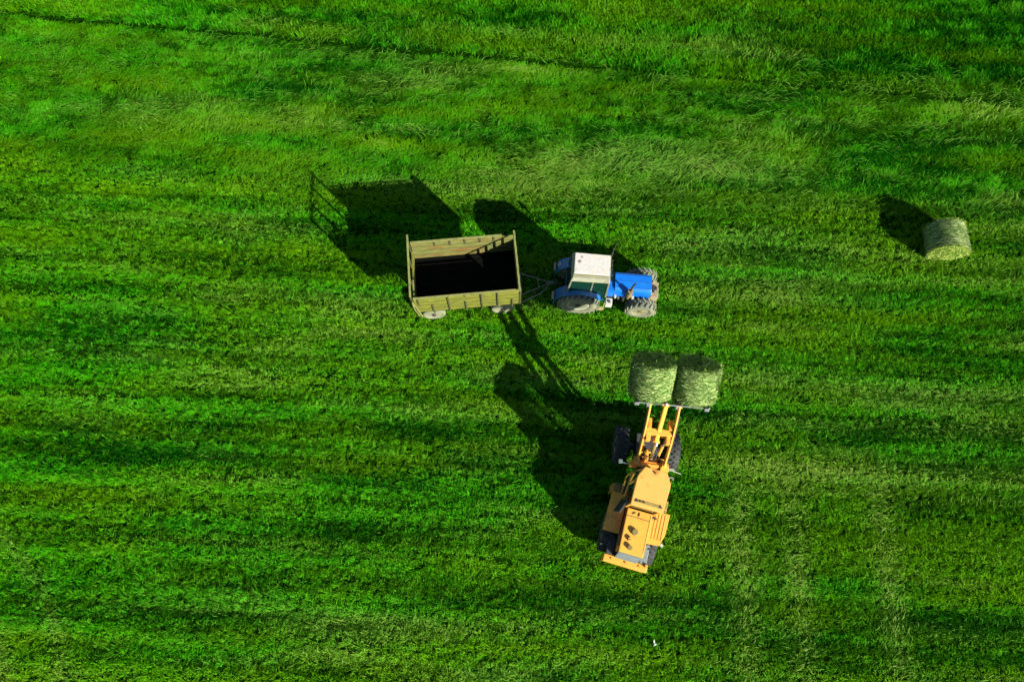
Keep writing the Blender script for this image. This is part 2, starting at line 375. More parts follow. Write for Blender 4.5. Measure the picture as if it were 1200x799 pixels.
# ------------------------------------------------------------------ ground
def ground():
    m = bpy.data.materials.new('meadow_soil'); m.use_nodes = True
    nt = m.node_tree; N = nt.nodes; L = nt.links; b = N['Principled BSDF']
    tc = N.new('ShaderNodeTexCoord'); mp = N.new('ShaderNodeMapping'); mp.inputs['Scale'].default_value = (0.12, 1.1, 1)
    L.new(tc.outputs['Object'], mp.inputs['Vector'])
    n1 = N.new('ShaderNodeTexNoise'); n1.inputs['Scale'].default_value = 1.0; n1.inputs['Detail'].default_value = 8
    n2 = N.new('ShaderNodeTexNoise'); n2.inputs['Scale'].default_value = 9.0; n2.inputs['Detail'].default_value = 6
    L.new(mp.outputs[0], n1.inputs['Vector']); L.new(tc.outputs['Object'], n2.inputs['Vector'])
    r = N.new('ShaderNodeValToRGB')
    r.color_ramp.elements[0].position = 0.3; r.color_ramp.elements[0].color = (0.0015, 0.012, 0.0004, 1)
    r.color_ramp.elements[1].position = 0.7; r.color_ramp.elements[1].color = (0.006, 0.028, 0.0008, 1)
    ad = N.new('ShaderNodeMixRGB'); ad.inputs[0].default_value = 0.5
    L.new(n1.outputs['Fac'], ad.inputs[1]); L.new(n2.outputs['Fac'], ad.inputs[2]); L.new(ad.outputs[0], r.inputs['Fac'])
    ln = N.new('ShaderNodeVectorMath'); ln.operation = 'LENGTH'; L.new(tc.outputs['Object'], ln.inputs[0])
    mr = N.new('ShaderNodeMapRange'); mr.inputs[1].default_value = 31; mr.inputs[2].default_value = 38; L.new(ln.outputs['Value'], mr.inputs[0])
    r2 = N.new('ShaderNodeValToRGB')                       # open meadow beyond the modelled blades
    r2.color_ramp.elements[0].position = 0.3; r2.color_ramp.elements[0].color = (0.010, 0.060, 0.002, 1)
    r2.color_ramp.elements[1].position = 0.7; r2.color_ramp.elements[1].color = (0.040, 0.120, 0.004, 1)
    L.new(ad.outputs[0], r2.inputs['Fac'])
    far = N.new('ShaderNodeMixRGB'); L.new(mr.outputs[0], far.inputs[0]); L.new(r.outputs[0], far.inputs[1]); L.new(r2.outputs[0], far.inputs[2])
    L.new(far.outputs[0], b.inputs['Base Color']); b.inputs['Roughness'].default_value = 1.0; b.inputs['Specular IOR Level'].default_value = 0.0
    bp = N.new('ShaderNodeBump'); bp.inputs['Strength'].default_value = 0.8; bp.inputs['Distance'].default_value = 0.08
    L.new(n2.outputs['Fac'], bp.inputs['Height']); L.new(bp.outputs[0], b.inputs['Normal'])
    bm = B(); xs = [-900, -300, -100, -40, 0, 40, 100, 300, 900]
    vs = [[bm.verts.new((x, y, 0)) for x in xs] for y in xs]
    for j in range(8):
        for i in range(8): bm.faces.new((vs[j][i], vs[j][i + 1], vs[j + 1][i + 1], vs[j + 1][i]))
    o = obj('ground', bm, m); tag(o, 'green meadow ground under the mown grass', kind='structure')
ground()

def scatter(n_view, x0, x1, y0, y1):
    return rng.uniform(x0, x1, n_view), rng.uniform(y0, y1, n_view)

def build_grass():
    # clumps of blades: dense in the stretch the picture shows, thinner around it
    xs, ys = scatter(int(175 * 43 * 29), -22.5, 22.5, -12.5, 16.8)
    x2, y2 = scatter(30 * 60 * 46, -32, 32, -22, 26)
    out = (np.abs(x2) > 22.5) | (y2 < -12.5) | (y2 > 16.8)
    x = np.concatenate([xs, x2[out]]); y = np.concatenate([ys, y2[out]])
    wide = np.concatenate([np.ones(len(xs)), np.full(out.sum(), 1.9)])
    # seen from above the frame narrows to the south: thin what lies well outside it
    half = 17.2 + (y + 12.5) * 0.245
    keep = (np.abs(x) < half) | (rng.random(len(x)) < 0.35) | (wide > 1)
    keep &= y < edge_y(x) - 0.14 - 0.22 * vn(x / 2.0, x * 0, 161)
    x, y, wide = x[keep], y[keep], wide[keep]
    f = fields(x, y)
    keep = rng.random(len(x)) > 0.55 * f['thin']
    x, y, wide = x[keep], y[keep], wide[keep]; f = {k: a[keep] for k, a in f.items()}
    n = len(x); K = 10
    ly = f['lying']
    caz = np.where(np.sin(2 * PI * f['v'] / 1.25 + 3 * fbm(x / 15, f['v'] / 4, 211, 2)) > 0, -0.05, PI - 0.05) + rng.normal(0, 1.5, n)
    flow = rad(28) + 2.9 * (fbm(x / 1.6, y / 1.1, 101, 3) - 0.5) * 2
    ct = f['t'] + rng.normal(0, 0.30, n); cy = f['y'] + rng.normal(0, 0.12, n); cp = f['p'] + rng.normal(0, 0.06, n)
    hgt = 0.10 + 0.05 * (f['rows'] - 0.5) * 2 - 0.09 * (f['fine'] - 0.5) * 2 - 0.025 * f['stripe'] + 0.03 * rng.normal(0, 1, n); hgt = np.clip(hgt, 0.05, 0.2) * (1 - 0.35 * np.clip(f['trk'], 0, 1))
    rep = lambda a: np.repeat(a, K)
    X, Y, LY, WD = rep(x), rep(y), rep(ly), rep(wide)
    X = X + rng.normal(0, 0.055, n * K); Y = Y + rng.normal(0, 0.035, n * K)
    lyb = rng.random(n * K) < LY * 0.6
    Lb = rep(hgt) * rng.uniform(0.8, 1.5, n * K)
    Lb = np.where(lyb, rng.uniform(0.12, 0.27, n * K), Lb) * (0.7 + 0.3 * WD)
    Wb = np.where(lyb, rng.uniform(0.014, 0.026, n * K), rng.uniform(0.013, 0.028, n * K)) * WD
    az = np.where(lyb, rep(flow) + rng.normal(0, 0.55, n * K), rep(caz) + rng.normal(0, 0.6, n * K))
    inc = np.where(lyb, rng.uniform(1.0, 1.42, n * K), np.abs(rng.normal(0.80, 0.32, n * K)))
    inc = np.clip(inc, 0.05, 1.45)
    tt = np.clip(rep(ct) + rng.normal(0, 0.25, n * K) , 0, 1.35)
    yy = np.clip(rep(cy) + rng.normal(0, 0.1, n * K), 0, 1); pp = np.clip(rep(cp) + rng.normal(0, 0.05, n * K), 0, 1)
    z0 = np.where(lyb, rng.uniform(0.02, 0.09, n * K), 0)
    o = blades_object('grass', np.stack([X, Y], 1), Lb, Wb, az, inc, tint_rgb(tt, yy, pp), np.ones(n * K), M['grass'], z0)
    tag(o, 'short mown green grass covering the whole field in faint rows', 'grass', kind='stuff')

    # taller uncut strip beyond the edge of the cut
    xs, ys = scatter(125 * 52 * 9, -26, 26, 9.5, 18.5)
    xs2, ys2 = scatter(25 * 70 * 12, -35, 35, 9, 30)
    x = np.concatenate([xs, xs2]); y = np.concatenate([ys, ys2])
    k = y > edge_y(x) + 0.05 + rng.random(len(x)) * 0.1
    x, y = x[k], y[k]; n = len(x); K = 9
    f = fields(x, y)
    rep = lambda a: np.repeat(a, K)
    X = rep(x) + rng.normal(0, 0.06, n * K); Y = rep(y) + rng.normal(0, 0.06, n * K)
    Lb = rng.uniform(0.14, 0.27, n * K) * rep(0.55 + 0.95 * f['tuft'])
    caz = rng.uniform(0, 2 * PI, n)
    az = rep(caz) + rng.normal(0, 0.8, n * K); inc = np.clip(np.abs(rng.normal(0.5, 0.3, n * K)), 0.05, 1.4)
    tt = np.clip(rep(f['t'] - 0.05 + rng.normal(0, 0.25, n)), 0, 1.2); yy = np.clip(rep(f['y'] - 0.05 + rng.normal(0, 0.15, n)), 0, 1)
    pp = np.clip(rep(f['p'] * 0.7 + rng.normal(0, 0.04, n)), 0, 1)
    o = blades_object('tall_grass', np.stack([X, Y], 1), Lb, rng.uniform(0.016, 0.030, n * K), az, inc, tint_rgb(tt, yy, pp), np.ones(n * K), M['grass'])
    tag(o, 'taller uncut grass strip along the far edge of the field', 'grass', kind='stuff')

    # loose cut strands left lying in the swaths
    xs, ys = scatter(260000, -23, 23, -12.5, 16)
    f = fields(xs, ys)
    pr = np.clip(f['p'] - 0.16, 0, 1) * (0.5 + 0.7 * f['lying']) + 0.02 + 0.20 * f['lying'] * sst(0.45, 0.75, fbm(xs / 1.3, ys / 0.6, 121, 3))
    k = (rng.random(len(xs)) < pr) & (ys < edge_y(xs) + 1.5)
    xs, ys = xs[k], ys[k]; n = len(xs)
    flow = rad(20) + 1.8 * (fbm(xs / 1.4, ys / 0.9, 131, 3) - 0.5) * 2
    p = np.clip(f['p'][k] + rng.normal(0.12, 0.15, n), 0, 1); yv = np.clip(f['y'][k] + rng.normal(0, .2, n), 0, 1)
    o = blades_object('cut_hay', np.stack([xs, ys], 1), rng.uniform(0.2, 0.5, n) * (0.5 + 0.5 * f['lying'][k]), rng.uniform(0.010, 0.020, n), flow + rng.normal(0, 0.3, n) + PI * (rng.random(n) < 0.5),
                      rng.uniform(1.3, 1.5, n), tint_rgb(np.ones(n), yv, p), rng.uniform(0.2, 1, n), M['hay'], rng.uniform(0.07, 0.14, n))
    tag(o, 'pale loose strands of cut hay lying in swaths on the mown grass', 'hay', kind='stuff')
build_grass()

# ------------------------------------------------------------------ round bales
def bale_object(name, R, Ln, seed, squash=1.0, flat=0.0, wrap=0.5):
    """hay bale about its local Z axis: lumpy drum covered in laid straws; one mesh"""
    g = np.random.default_rng(seed)
    bm = B(); seg = 72; nz = 22
    def rad_at(a, z):
        e = 1 - 0.055 * abs(2 * z / Ln) ** 6
        return R * e * (1 + 0.028 * math.sin(3 * a + seed) + 0.016 * math.sin(7 * a + 2 * z * 3 + seed) + 0.012 * math.sin(9 * z / Ln * 6 + a))
    rings = []
    for j in range(nz + 1):
        z = -Ln / 2 + Ln * j / nz
        rings.append([bm.verts.new((rad_at(2 * PI * k / seg, z) * math.cos(2 * PI * k / seg) + g.normal(0, 0.006),
                                    rad_at(2 * PI * k / seg, z) * math.sin(2 * PI * k / seg) + g.normal(0, 0.006), z)) for k in range(seg)])
    for A, C in zip(rings[:-1], rings[1:]):
        for k in range(seg): bm.faces.new((A[k], A[(k + 1) % seg], C[(k + 1) % seg], C[k]))
    for ring, s in ((rings[0], -1), (rings[-1], 1)):
        prev = ring
        for q in range(1, 9):
            rr = 1 - q / 9; dz = s * (0.035 * math.sin(q * 1.9 + seed) + 0.02 * (1 - rr))
            cur = [bm.verts.new((v.co.x * rr + g.normal(0, .006), v.co.y * rr + g.normal(0, .006), s * Ln / 2 + dz + g.normal(0, 0.014))) for v in ring]
            for k in range(seg):
                q4 = (prev[k], prev[(k + 1) % seg], cur[(k + 1) % seg], cur[k])
                bm.faces.new(q4 if s > 0 else q4[::-1])
            prev = cur
        bm.faces.new(prev if s > 0 else prev[::-1])
    verts = [v.co.copy() for v in bm.verts]; faces = [[v.index for v in f.verts] for f in bm.faces] if False else None
    bm.verts.index_update()
    V = [tuple(v.co) for v in bm.verts]; F = [[v.index for v in f.verts] for f in bm.faces]
    Cc = [np.array([0.04, 0.08, 0.012]) * g.uniform(0.8, 1.15) for _ in V]
    bm.free()
    def straw(p, d, nrm, ln, w, c):
        s = np.cross(d, nrm); s /= (np.linalg.norm(s) + 1e-9)
        i = len(V); q = p + d * ln + nrm * g.uniform(-0.004, 0.02)
        V.extend([tuple(p - s * w / 2), tuple(p + s * w / 2), tuple(q + s * w / 3), tuple(q - s * w / 3)])
        F.append([i, i + 1, i + 2, i + 3]); Cc.extend([c] * 4)
    def colour(k):
        base = np.array([0.12, 0.215, 0.042]); lo = np.array([0.018, 0.06, 0.007]); hi = np.array([0.42, 0.52, 0.19])
        return lo * (1 - k) * (k < 0.4) + base * (k >= 0.4) * (k < 0.8) + hi * (k >= 0.8) + lo * 0 + (base * k if k < 0.4 else 0)
    for _ in range(15000):
        a = g.uniform(0, 2 * PI); z = g.uniform(-Ln / 2, Ln / 2)
        r = rad_at(a, z) + g.uniform(0.0, 0.018); nrm = np.array([math.cos(a), math.sin(a), 0])
        t = np.array([-math.sin(a), math.cos(a), 0]) * g.choice((-1, 1)); d = t + np.array([0, 0, g.normal(0, 0.35)]); d /= np.linalg.norm(d)
        straw(nrm * r + np.array([0, 0, z]), d, nrm, g.uniform(0.08, 0.22), g.uniform(0.005, 0.012), colour(g.random()))
    for _ in range(6500):
        s = g.choice((-1, 1)); a = g.uniform(0, 2 * PI); r = R * math.sqrt(g.random()) * 0.97
        nrm = np.array([0, 0, s]); t = np.array([-math.sin(a), math.cos(a), 0]) + g.normal(0, 0.7, 3) * np.array([1, 1, 0.25]); t /= np.linalg.norm(t)
        straw(np.array([r * math.cos(a), r * math.sin(a), s * (Ln / 2 + g.uniform(0.0, 0.05))]), t, nrm, g.uniform(0.07, 0.18), g.uniform(0.006, 0.013), colour(g.random()) * np.array([1.25, 1.2, 0.7]))
    for _ in range(1500):                                   # loose ends sticking out
        a = g.uniform(0, 2 * PI); z = g.choice((-1, 1)) * Ln / 2 * (1 - 0.35 * g.random() ** 2)
        r = rad_at(a, z) - 0.01; nrm = np.array([math.cos(a), math.sin(a), 0.0])
        d = nrm * g.uniform(0.2, 1) + np.array([-math.sin(a), math.cos(a), 0]) * g.normal(0, 0.8) + np.array([0, 0, np.sign(z) * g.uniform(-0.2, 0.8)]); d /= np.linalg.norm(d)
        straw(nrm * r + np.array([0, 0, z]), d, np.cross(d, [0.3, 0.2, 0.9]), g.uniform(0.05, 0.15), g.uniform(0.006, 0.012), colour(g.random()))
    for w in range(int(16 * wrap)):                         # twine wound round the drum
        z = -Ln / 2 * 0.92 + Ln * 0.92 * (w + 0.5) / int(16 * wrap); sl = g.normal(0, 0.03)
        for k in range(48):
            a = 2 * PI * k / 48; r = rad_at(a, z) + 0.022
            nrm = np.array([math.cos(a), math.sin(a), 0]); t = np.array([-math.sin(a), math.cos(a), sl]); t /= np.linalg.norm(t)
            straw(nrm * r + np.array([0, 0, z + sl * R * a]), t, nrm, 2 * PI * R / 48 * 1.05, 0.014, np.array([0.46, 0.50, 0.30]))
    me = bpy.data.meshes.new(name); me.from_pydata(V, [], F); me.update()
    at = me.attributes.new('tint', 'FLOAT_COLOR', 'POINT')
    at.data.foreach_set('color', np.concatenate([np.array(Cc), np.ones((len(V), 1))], 1).astype(np.float32).ravel())
    me.materials.append(M['hay'])
    o = bpy.data.objects.new(name, me); COL.objects.link(o)
    return o

# ------------------------------------------------------------------ farm wagon
def wagon():
    t = thing('farm_trailer', 'empty olive yellow high sided farm wagon hitched behind the blue tractor', 'trailer', (-1.63, 1.73, 0), rad(5.3))
    hx, hy, zf, zr = 1.80, 1.03, 1.62, 2.85
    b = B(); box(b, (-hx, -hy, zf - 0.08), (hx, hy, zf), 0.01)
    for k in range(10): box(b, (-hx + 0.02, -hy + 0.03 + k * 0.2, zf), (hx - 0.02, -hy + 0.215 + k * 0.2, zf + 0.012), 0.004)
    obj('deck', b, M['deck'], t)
    b = B()                                                             # chassis rails and bolster
    for s in (-1, 1): bar(b, (-hx + 0.1, s * 0.42, zf - 0.19), (hx - 0.1, s * 0.42, zf - 0.19), 0.09, 0.2)
    for x in (-1.5, -0.6, 0.3, 1.2): bar(b, (x, -hy + 0.05, zf - 0.13), (x, hy - 0.05, zf - 0.13), 0.08, 0.10)
    for x in (-1.32, 1.2): bar(b, (x, -0.6, 0.47), (x, 0.6, 0.47), 0.1, 0.1); bar(b, (x, 0, 0.5), (x, 0, zf - 0.25), 0.5, 0.3)
    obj('chassis', b, M['dark'], t)
    nb = 4; bh = (zr - zf - 0.03) / nb
    for s in (-1, 1):
        b = B()
        for k in range(nb):
            z = zf + 0.012 + k * bh
            x1 = hx - 0.03 if not (s > 0 and k == nb - 1) else hx - 0.42
            box(b, (-hx + 0.03, s * hy - 0.02, z), (x1, s * hy + 0.02, z + bh - 0.055), 0.006)
            if s > 0 and k == nb - 1: box(b, (x1 + 0.01, s * hy - 0.018, z), (hx - 0.03, s * hy + 0.016, z + bh - 0.05), 0.006)
        w = obj('side_wall', b, M['board'] if s < 0 else M['board_in'], t)
        b = B(); box(b, (-hx + 0.035, s * hy - 0.008, zf + 0.012), (hx - 0.05, s * hy + 0.008, zr - (0.06 if s < 0 else 0.16))); obj('gap_light_stop', b, M['post'], w)  # added dark sheet: stops light through the board gaps, darkens the seams
        b = B()
        if s < 0: bar(b, (-hx + 0.03, s * hy, zr + 0.012), (hx - 0.03, s * hy, zr + 0.012), 0.07, 0.035)
        else: bar(b, (-hx + 0.03, s * hy, zr + 0.012), (hx - 0.42, s * hy, zr + 0.012), 0.07, 0.035)
        obj('top_rail', b, M['rail'], w)
        for x, za, zb in ((-1.62, 0.75, 0.02), (-1.18, -0.1, 0.62), (-0.62, -0.1, 0.02), (-0.05, -0.1, 0.55), (-0.05, 1.16, 0.02), (0.5, -0.1, 0.02), (1.05, -0.1, 0.02), (1.55, -0.1, 0.70)):
            b = B(); bar(b, (x, s * (hy + 0.045), zf + za), (x, s * (hy + 0.045), zr - zb), 0.05, 0.045, up=(0, 1, 0))
            obj('post', b, M['post'], w)
        if s > 0:                                                       # inside cleats of the far wall
            for x in (-0.95, -0.42, 0.1, 0.62, 1.1):
                b = B(); box(b, (x - 0.03, hy - 0.05, zr - 0.32), (x + 0.03, hy - 0.022, zr - 0.03), 0.004); obj('cleat', b, M['post'], w)
    for s in (-1, 1):
        zs = 2.22 if s < 0 else 2.55; zt = 3.30 if s < 0 else 2.98       # solid boards, then open rails
        b = B(); n = 3
        for k in range(n):
            z = zf + 0.012 + k * (zs - zf) / n
            box(b, (s * hx - 0.02, -hy - 0.02, z), (s * hx + 0.02, hy + 0.02, z + (zs - zf) / n - 0.03), 0.006)
        box(b, (s * hx - 0.008, -hy - 0.015, zf + 0.012), (s * hx + 0.008, hy + 0.015, zs - 0.04))  # added sheet keeps light from passing the gate's board gaps
        g = obj('end_gate', b, M['board'], t)
        b = B(); bar(b, (s * (hx + 0.0), -hy - 0.10, zt), (s * (hx + 0.0), hy + 0.07, zt), 0.06, 0.07); obj('top_rail', b, M['rail'], g)
        ys = (-hy, -0.35, 0.42, hy) if s < 0 else (-hy, -0.55, -0.2, 0.15, 0.5, hy)
        for y in ys:
            b = B(); bar(b, (s * (hx + 0.028), y, zf - 0.05), (s * (hx + 0.028), y, zt - 0.037), 0.06 if s < 0 else 0.075, 0.05); obj('post', b, M['post'], g)
        if s < 0:
            b = B(); bar(b, (-hx + 0.045, -hy + 0.1, 2.62), (-hx + 0.045, -0.25, 2.62), 0.05, 0.04); obj('rail', b, M['rail'], g)
            b = B()                                                     # latch chain and tuft of hay caught at the corner
            pipe(b, [(-hx - 0.02, -hy - 0.08, 2.7), (-hx + 0.02, -hy - 0.16, 2.2), (-hx + 0.10, -hy - 0.14, 1.55)], 0.018)
            bar(b, (-hx + 0.0, -hy - 0.09, 2.8), (-hx + 0.18, -hy - 0.12, 1.45), 0.05, 0.03)
            obj('latch', b, M['rail'], g)
    for x in (-1.30, 1.23):
        for s in (-1, 1):
            add_wheel(t, (x, s * 0.66, 0.46), 0.46, 0.22, s, [M['tyre_pale'], M['tyre_pale']], M['rim_olive'], 0, rim=0.62, dish=0.03)
    b = B(); zq = 0.85                                                  # A-frame drawbar
    tipx = 3.02
    pipe(b, [(hx - 0.6, 0.46, zq), (hx + 0.12, 0.46, zq), (tipx, -0.02, zq)], 0.022)
    pipe(b, [(hx - 0.6, -0.42, zq), (hx + 0.12, -0.42, zq), (tipx, -0.06, zq)], 0.02)
    pipe(b, [(hx + 0.16, 0.46, zq), (hx + 0.16, -0.42, zq)], 0.022)
    pipe(b, [(hx + 0.80, 0.20, zq), (hx + 0.80, -0.24, zq)], 0.022)
    pipe(b, [(hx + 0.1, -0.72, zq), (hx + 0.9, -0.40, zq), (tipx, -0.08, zq)], 0.024)
    box(b, (tipx - 0.12, -0.10, zq - 0.04), (tipx + 0.14, 0.02, zq + 0.045), 0.01)
    bar(b, (tipx + 0.1, -0.04, zq - 0.02), (tipx + 0.42, -0.06, zq - 0.12), 0.05, 0.05)
    obj('drawbar', b, M['draw'], t)
    return t
wagon()

# ------------------------------------------------------------------ blue tractor (x forward, y left)
def tractor():
    t = thing('tractor', 'blue farm tractor with white cab roof pulling the wagon', 'tractor', (2.47, 1.88, 0), rad(-5))
    tm = [M['tyre_pale'], M['tyre_tread']]
    for s in (-1, 1):
        add_wheel(t, (0, s * 0.62, 0.76), 0.76, 0.40, s, tm, M['rim_pale'], 22, rim=0.52, chev=0.6, dish=0.10, hub=M['dark'])
        add_wheel(t, (2.30, s * 0.60, 0.57), 0.57, 0.36, s, tm, M['rim_tan'], 18, rim=0.52, chev=0.6, dish=0.08, hub=M['olive'])
    b = B(); box(b, (0.6, -0.24, 0.50), (2.5, 0.24, 0.97), 0.03); box(b, (-0.25, -0.34, 0.48), (0.65, 0.34, 0.95), 0.04)
    for x in (1.55, 1.75, 1.95, 2.15): tube(b, (x, -0.24, 0.85), (x, -0.33, 0.88), 0.055)
    for i in range(14):
        x = 1.05 + 0.1 * i; box(b, (x, -0.34 + 0.03 * (i % 3), 0.55 + 0.06 * (i % 4)), (x + 0.07, -0.24, 0.72 + 0.06 * (i % 4)), 0.01)
    obj('engine', b, M['dark'], t)
    for x, y, z, r, l, m in ((1.30, -0.40, 0.98, 0.045, 0.07, 'offwhite'), (1.42, -0.42, 0.93, 0.04, 0.05, 'steel'), (1.92, -0.42, 1.02, 0.05, 0.10, 'offwhite'), (1.60, -0.44, 0.9, 0.05, 0.1, 'dark')):
        b = B(); tube(b, (x, y, z - l), (x, y, z + l), r); obj('filter', b, M[m], t)
    b = B(); tube(b, (0, -0.5, 0.76), (0, 0.5, 0.76), 0.12); obj('axle', b, M['dark'], t)
    b = B(); tube(b, (2.3, -0.5, 0.55), (2.3, 0.5, 0.55), 0.08); box(b, (2.15, -0.2, 0.42), (2.45, 0.2, 0.62), 0.03)
    obj('axle', b, M['dark'], t)
    b = B()                                                             # hood with rounded shoulders and crowned top
    pr = [(-0.36, 0.93), (-0.37, 1.38), (-0.34, 1.46), (-0.25, 1.505), (0.0, 1.52), (0.25, 1.505), (0.34, 1.46), (0.37, 1.38), (0.36, 0.93)]
    def hood_section(x, k): return [b.verts.new((x, y * k, z if z < 1 else 1 + (z - 1) * (0.94 + 0.06 * k))) for y, z in pr]
    secs = [hood_section(x, k) for x, k in ((1.22, 0.98), (1.24, 1.0), (2.40, 0.985), (2.50, 0.96), (2.52, 0.93))]
    fs = []
    for A, C in zip(secs[:-1], secs[1:]):
        for i in range(len(pr) - 1): fs.append(b.faces.new((A[i], A[i + 1], C[i + 1], C[i])))
        fs.append(b.faces.new((A[-1], A[0], C[0], C[-1])))
    fs.append(b.faces.new(secs[0])); fs.append(b.faces.new(secs[-1][::-1]))
    bmesh.ops.recalc_face_normals(b, faces=fs)
    h = obj('hood', b, M['blue'], t)
    b = B(); box(b, (1.245, -0.008, 1.515), (2.44, 0.008, 1.527)); box(b, (1.26, -0.235, 1.5055), (2.44, -0.225, 1.5135)); obj('trim_strip', b, M['blue_dull'], h)
    b = B(); box(b, (2.523, -0.31, 0.98), (2.55, 0.31, 1.42), 0.01)
    for k in range(7): box(b, (2.55, -0.29, 1.0 + 0.058 * k), (2.56, 0.29, 1.03 + 0.058 * k))
    obj('grille', b, M['dark'], h)
    for s in (-1, 1):
        b = B(); tube(b, (2.55, s * 0.22, 1.2), (2.58, s * 0.22, 1.2), 0.075); obj('headlight', b, M['offwhite'], h)
    b = B(); box(b, (0.92, -0.42, 0.98), (1.215, 0.02, 1.44), 0.04); obj('fuel_tank', b, M['blue'], t)
    b = B(); box(b, (0.92, 0.03, 0.98), (1.215, 0.38, 1.42), 0.03); obj('teal_block', b, M['teal'], t)  # dark teal block beside the tank, ahead of the cab front
    b = B()                                                             # front weights on their carrier
    for k in range(6): box(b, (2.58, -0.30 + 0.1 * k, 0.60 + 0.01 * (k % 2)), (2.86 + 0.01 * (k % 2), -0.205 + 0.1 * k, 0.97), 0.015)
    box(b, (2.45, -0.32, 0.62), (2.59, 0.32, 0.90), 0.01)
    w = obj('front_weight', b, M['tan'], t)
    b = B(); box(b, (2.66, -0.12, 0.975), (2.72, 0.16, 1.0)); box(b, (2.75, -0.02, 0.978), (2.80, 0.12, 1.0)); obj('lifting_eye', b, M['dark'], w)
    b = B(); tube(b, (1.74, -0.44, 1.02), (1.74, -0.44, 1.50), 0.045); tube(b, (1.74, -0.44, 1.28), (1.75, -0.44, 1.72), 0.105, 0.095, 20)
    e = obj('exhaust', b, M['brass'], t, smooth=False)
    b = B(); pipe(b, [(1.75, -0.44, 1.7), (1.76, -0.43, 2.12), (1.84, -0.38, 2.26)], 0.034); obj('pipe', b, M['dark'], e)
    # cab
    b = B()
    prism(b, [(-0.42, -0.56), (0.93, -0.54), (0.93, 0.50), (-0.42, 0.52)], 2.43, 2.60, 0.02, top=[(-0.36, -0.49), (0.89, -0.48), (0.89, 0.44), (-0.36, 0.45)])
    r = obj('cab_roof', b, M['cream'], t)
    b = B(); prism(b, [(-0.33, -0.35), (0.86, -0.34), (0.86, 0.41), (-0.33, 0.42)], 2.604, 2.665, 0.02); obj('roof_panel', b, M['white'], r)
    b = B(); bar(b, (-0.34, -0.395, 2.612), (0.86, -0.39, 2.612), 0.03, 0.02); obj('roof_rib', b, M['rim_tan'], r)
    top = {(-1, -1): (-0.38, -0.50), (1, -1): (0.90, -0.49), (1, 1): (0.90, 0.45), (-1, 1): (-0.38, 0.46)}
    bot = {(-1, -1): (-0.50, -0.60), (1, -1): (0.92, -0.56), (1, 1): (0.92, 0.56), (-1, 1): (-0.50, 0.60)}
    for k in top:
        b = B(); bar(b, (*bot[k], 1.28), (*top[k], 2.43), 0.06, 0.06); obj('cab_post', b, M['cab_grey'], t)
    for s in (-1, 1):
        b = B(); bar(b, (0.34, s * 0.585, 1.0), (0.36, s * 0.475 - 0.02, 2.43), 0.05, 0.05); obj('cab_post', b, M['cab_grey'], t)
    b = B()
    for s in (-1, 1): box(b, (-0.50, s * 0.60 - 0.02, 1.0), (0.33, s * 0.60 + 0.02, 1.27), 0.01)
    box(b, (-0.52, -0.58, 0.97), (-0.48, 0.58, 1.27), 0.01)
    box(b, (-0.45, -0.56, 0.96), (0.90, 0.56, 1.0), 0.005)
    obj('cab_body', b, M['blue_dull'], t)
    panes = [((-0.50, -0.57, 1.28), (-0.50, 0.57, 1.28), (-0.38, 0.43, 2.42), (-0.38, -0.47, 2.42)),
             ((0.925, -0.53, 1.46), (0.925, 0.53, 1.46), (0.905, 0.42, 2.42), (0.905, -0.46, 2.42)),
             ((-0.46, -0.602, 1.28), (0.31, -0.588, 1.28), (0.33, -0.498, 2.42), (-0.35, -0.502, 2.42)),
             ((0.39, -0.585, 1.05), (0.89, -0.565, 1.05), (0.87, -0.492, 2.42), (0.40, -0.497, 2.42)),
             ((-0.46, 0.602, 1.28), (0.31, 0.588, 1.28), (0.33, 0.458, 2.42), (-0.35, 0.462, 2.42)),
             ((0.39, 0.585, 1.05), (0.89, 0.565, 1.05), (0.87, 0.452, 2.42), (0.40, 0.457, 2.42))]
    for q in panes:
        b = B(); slab(b, q, 0.008); obj('window_pane', b, M['glass'], t)
    b = B(); box(b, (-0.12, -0.24, 1.3), (0.36, 0.24, 1.42), 0.04); box(b, (-0.2, -0.24, 1.40), (-0.08, 0.24, 1.95), 0.04); box(b, (-0.05, -0.15, 0.98), (0.25, 0.15, 1.3)); obj('seat', b, M['seat'], t)
    b = B(); pipe(b, [(0.85, 0, 1.1), (0.66, 0, 1.62)], 0.025)
    for k in range(16):
        a, c = 2 * PI * k / 16, 2 * PI * (k + 1) / 16
        mt = Matrix.Translation((0.65, 0, 1.64)) @ Matrix.Rotation(rad(-20), 4, 'Y')
        tube(b, mt @ Vector((0.19 * math.cos(a), 0.19 * math.sin(a), 0)), mt @ Vector((0.19 * math.cos(c), 0.19 * math.sin(c), 0)), 0.014, seg=6)
    obj('steering_wheel', b, M['black'], t)
    for s in (-1, 1):                                                    # rear fenders: a curved sheet over each wheel
        b = B(); prev = None; fs = []
        for k in range(15):
            a = rad(36 + 150 * k / 14); R1, R0 = 0.92, 0.895
            xs = [R1 * math.cos(a), R0 * math.cos(a)]; zs = [0.76 + R1 * math.sin(a), 0.76 + R0 * math.sin(a)]
            ya, yb = s * 0.36, s * 0.74
            cur = [b.verts.new((xs[0], ya, zs[0])), b.verts.new((xs[0], yb, zs[0])), b.verts.new((xs[1], yb, zs[1])), b.verts.new((xs[1], ya, zs[1]))]
            if prev:
                for i in range(4): fs.append(b.faces.new((prev[i], prev[(i + 1) % 4], cur[(i + 1) % 4], cur[i])))
            else: fs.append(b.faces.new(cur))
            prev = cur
        fs.append(b.faces.new(prev)); bmesh.ops.recalc_face_normals(b, faces=fs)
        f = obj('fender', b, M['blue_dull'], t)
        b = B(); box(b, (-0.99, s * 0.44, 0.98), (-0.91, s * 0.70, 1.14), 0.015); obj('tail_light', b, M['tan'], f)
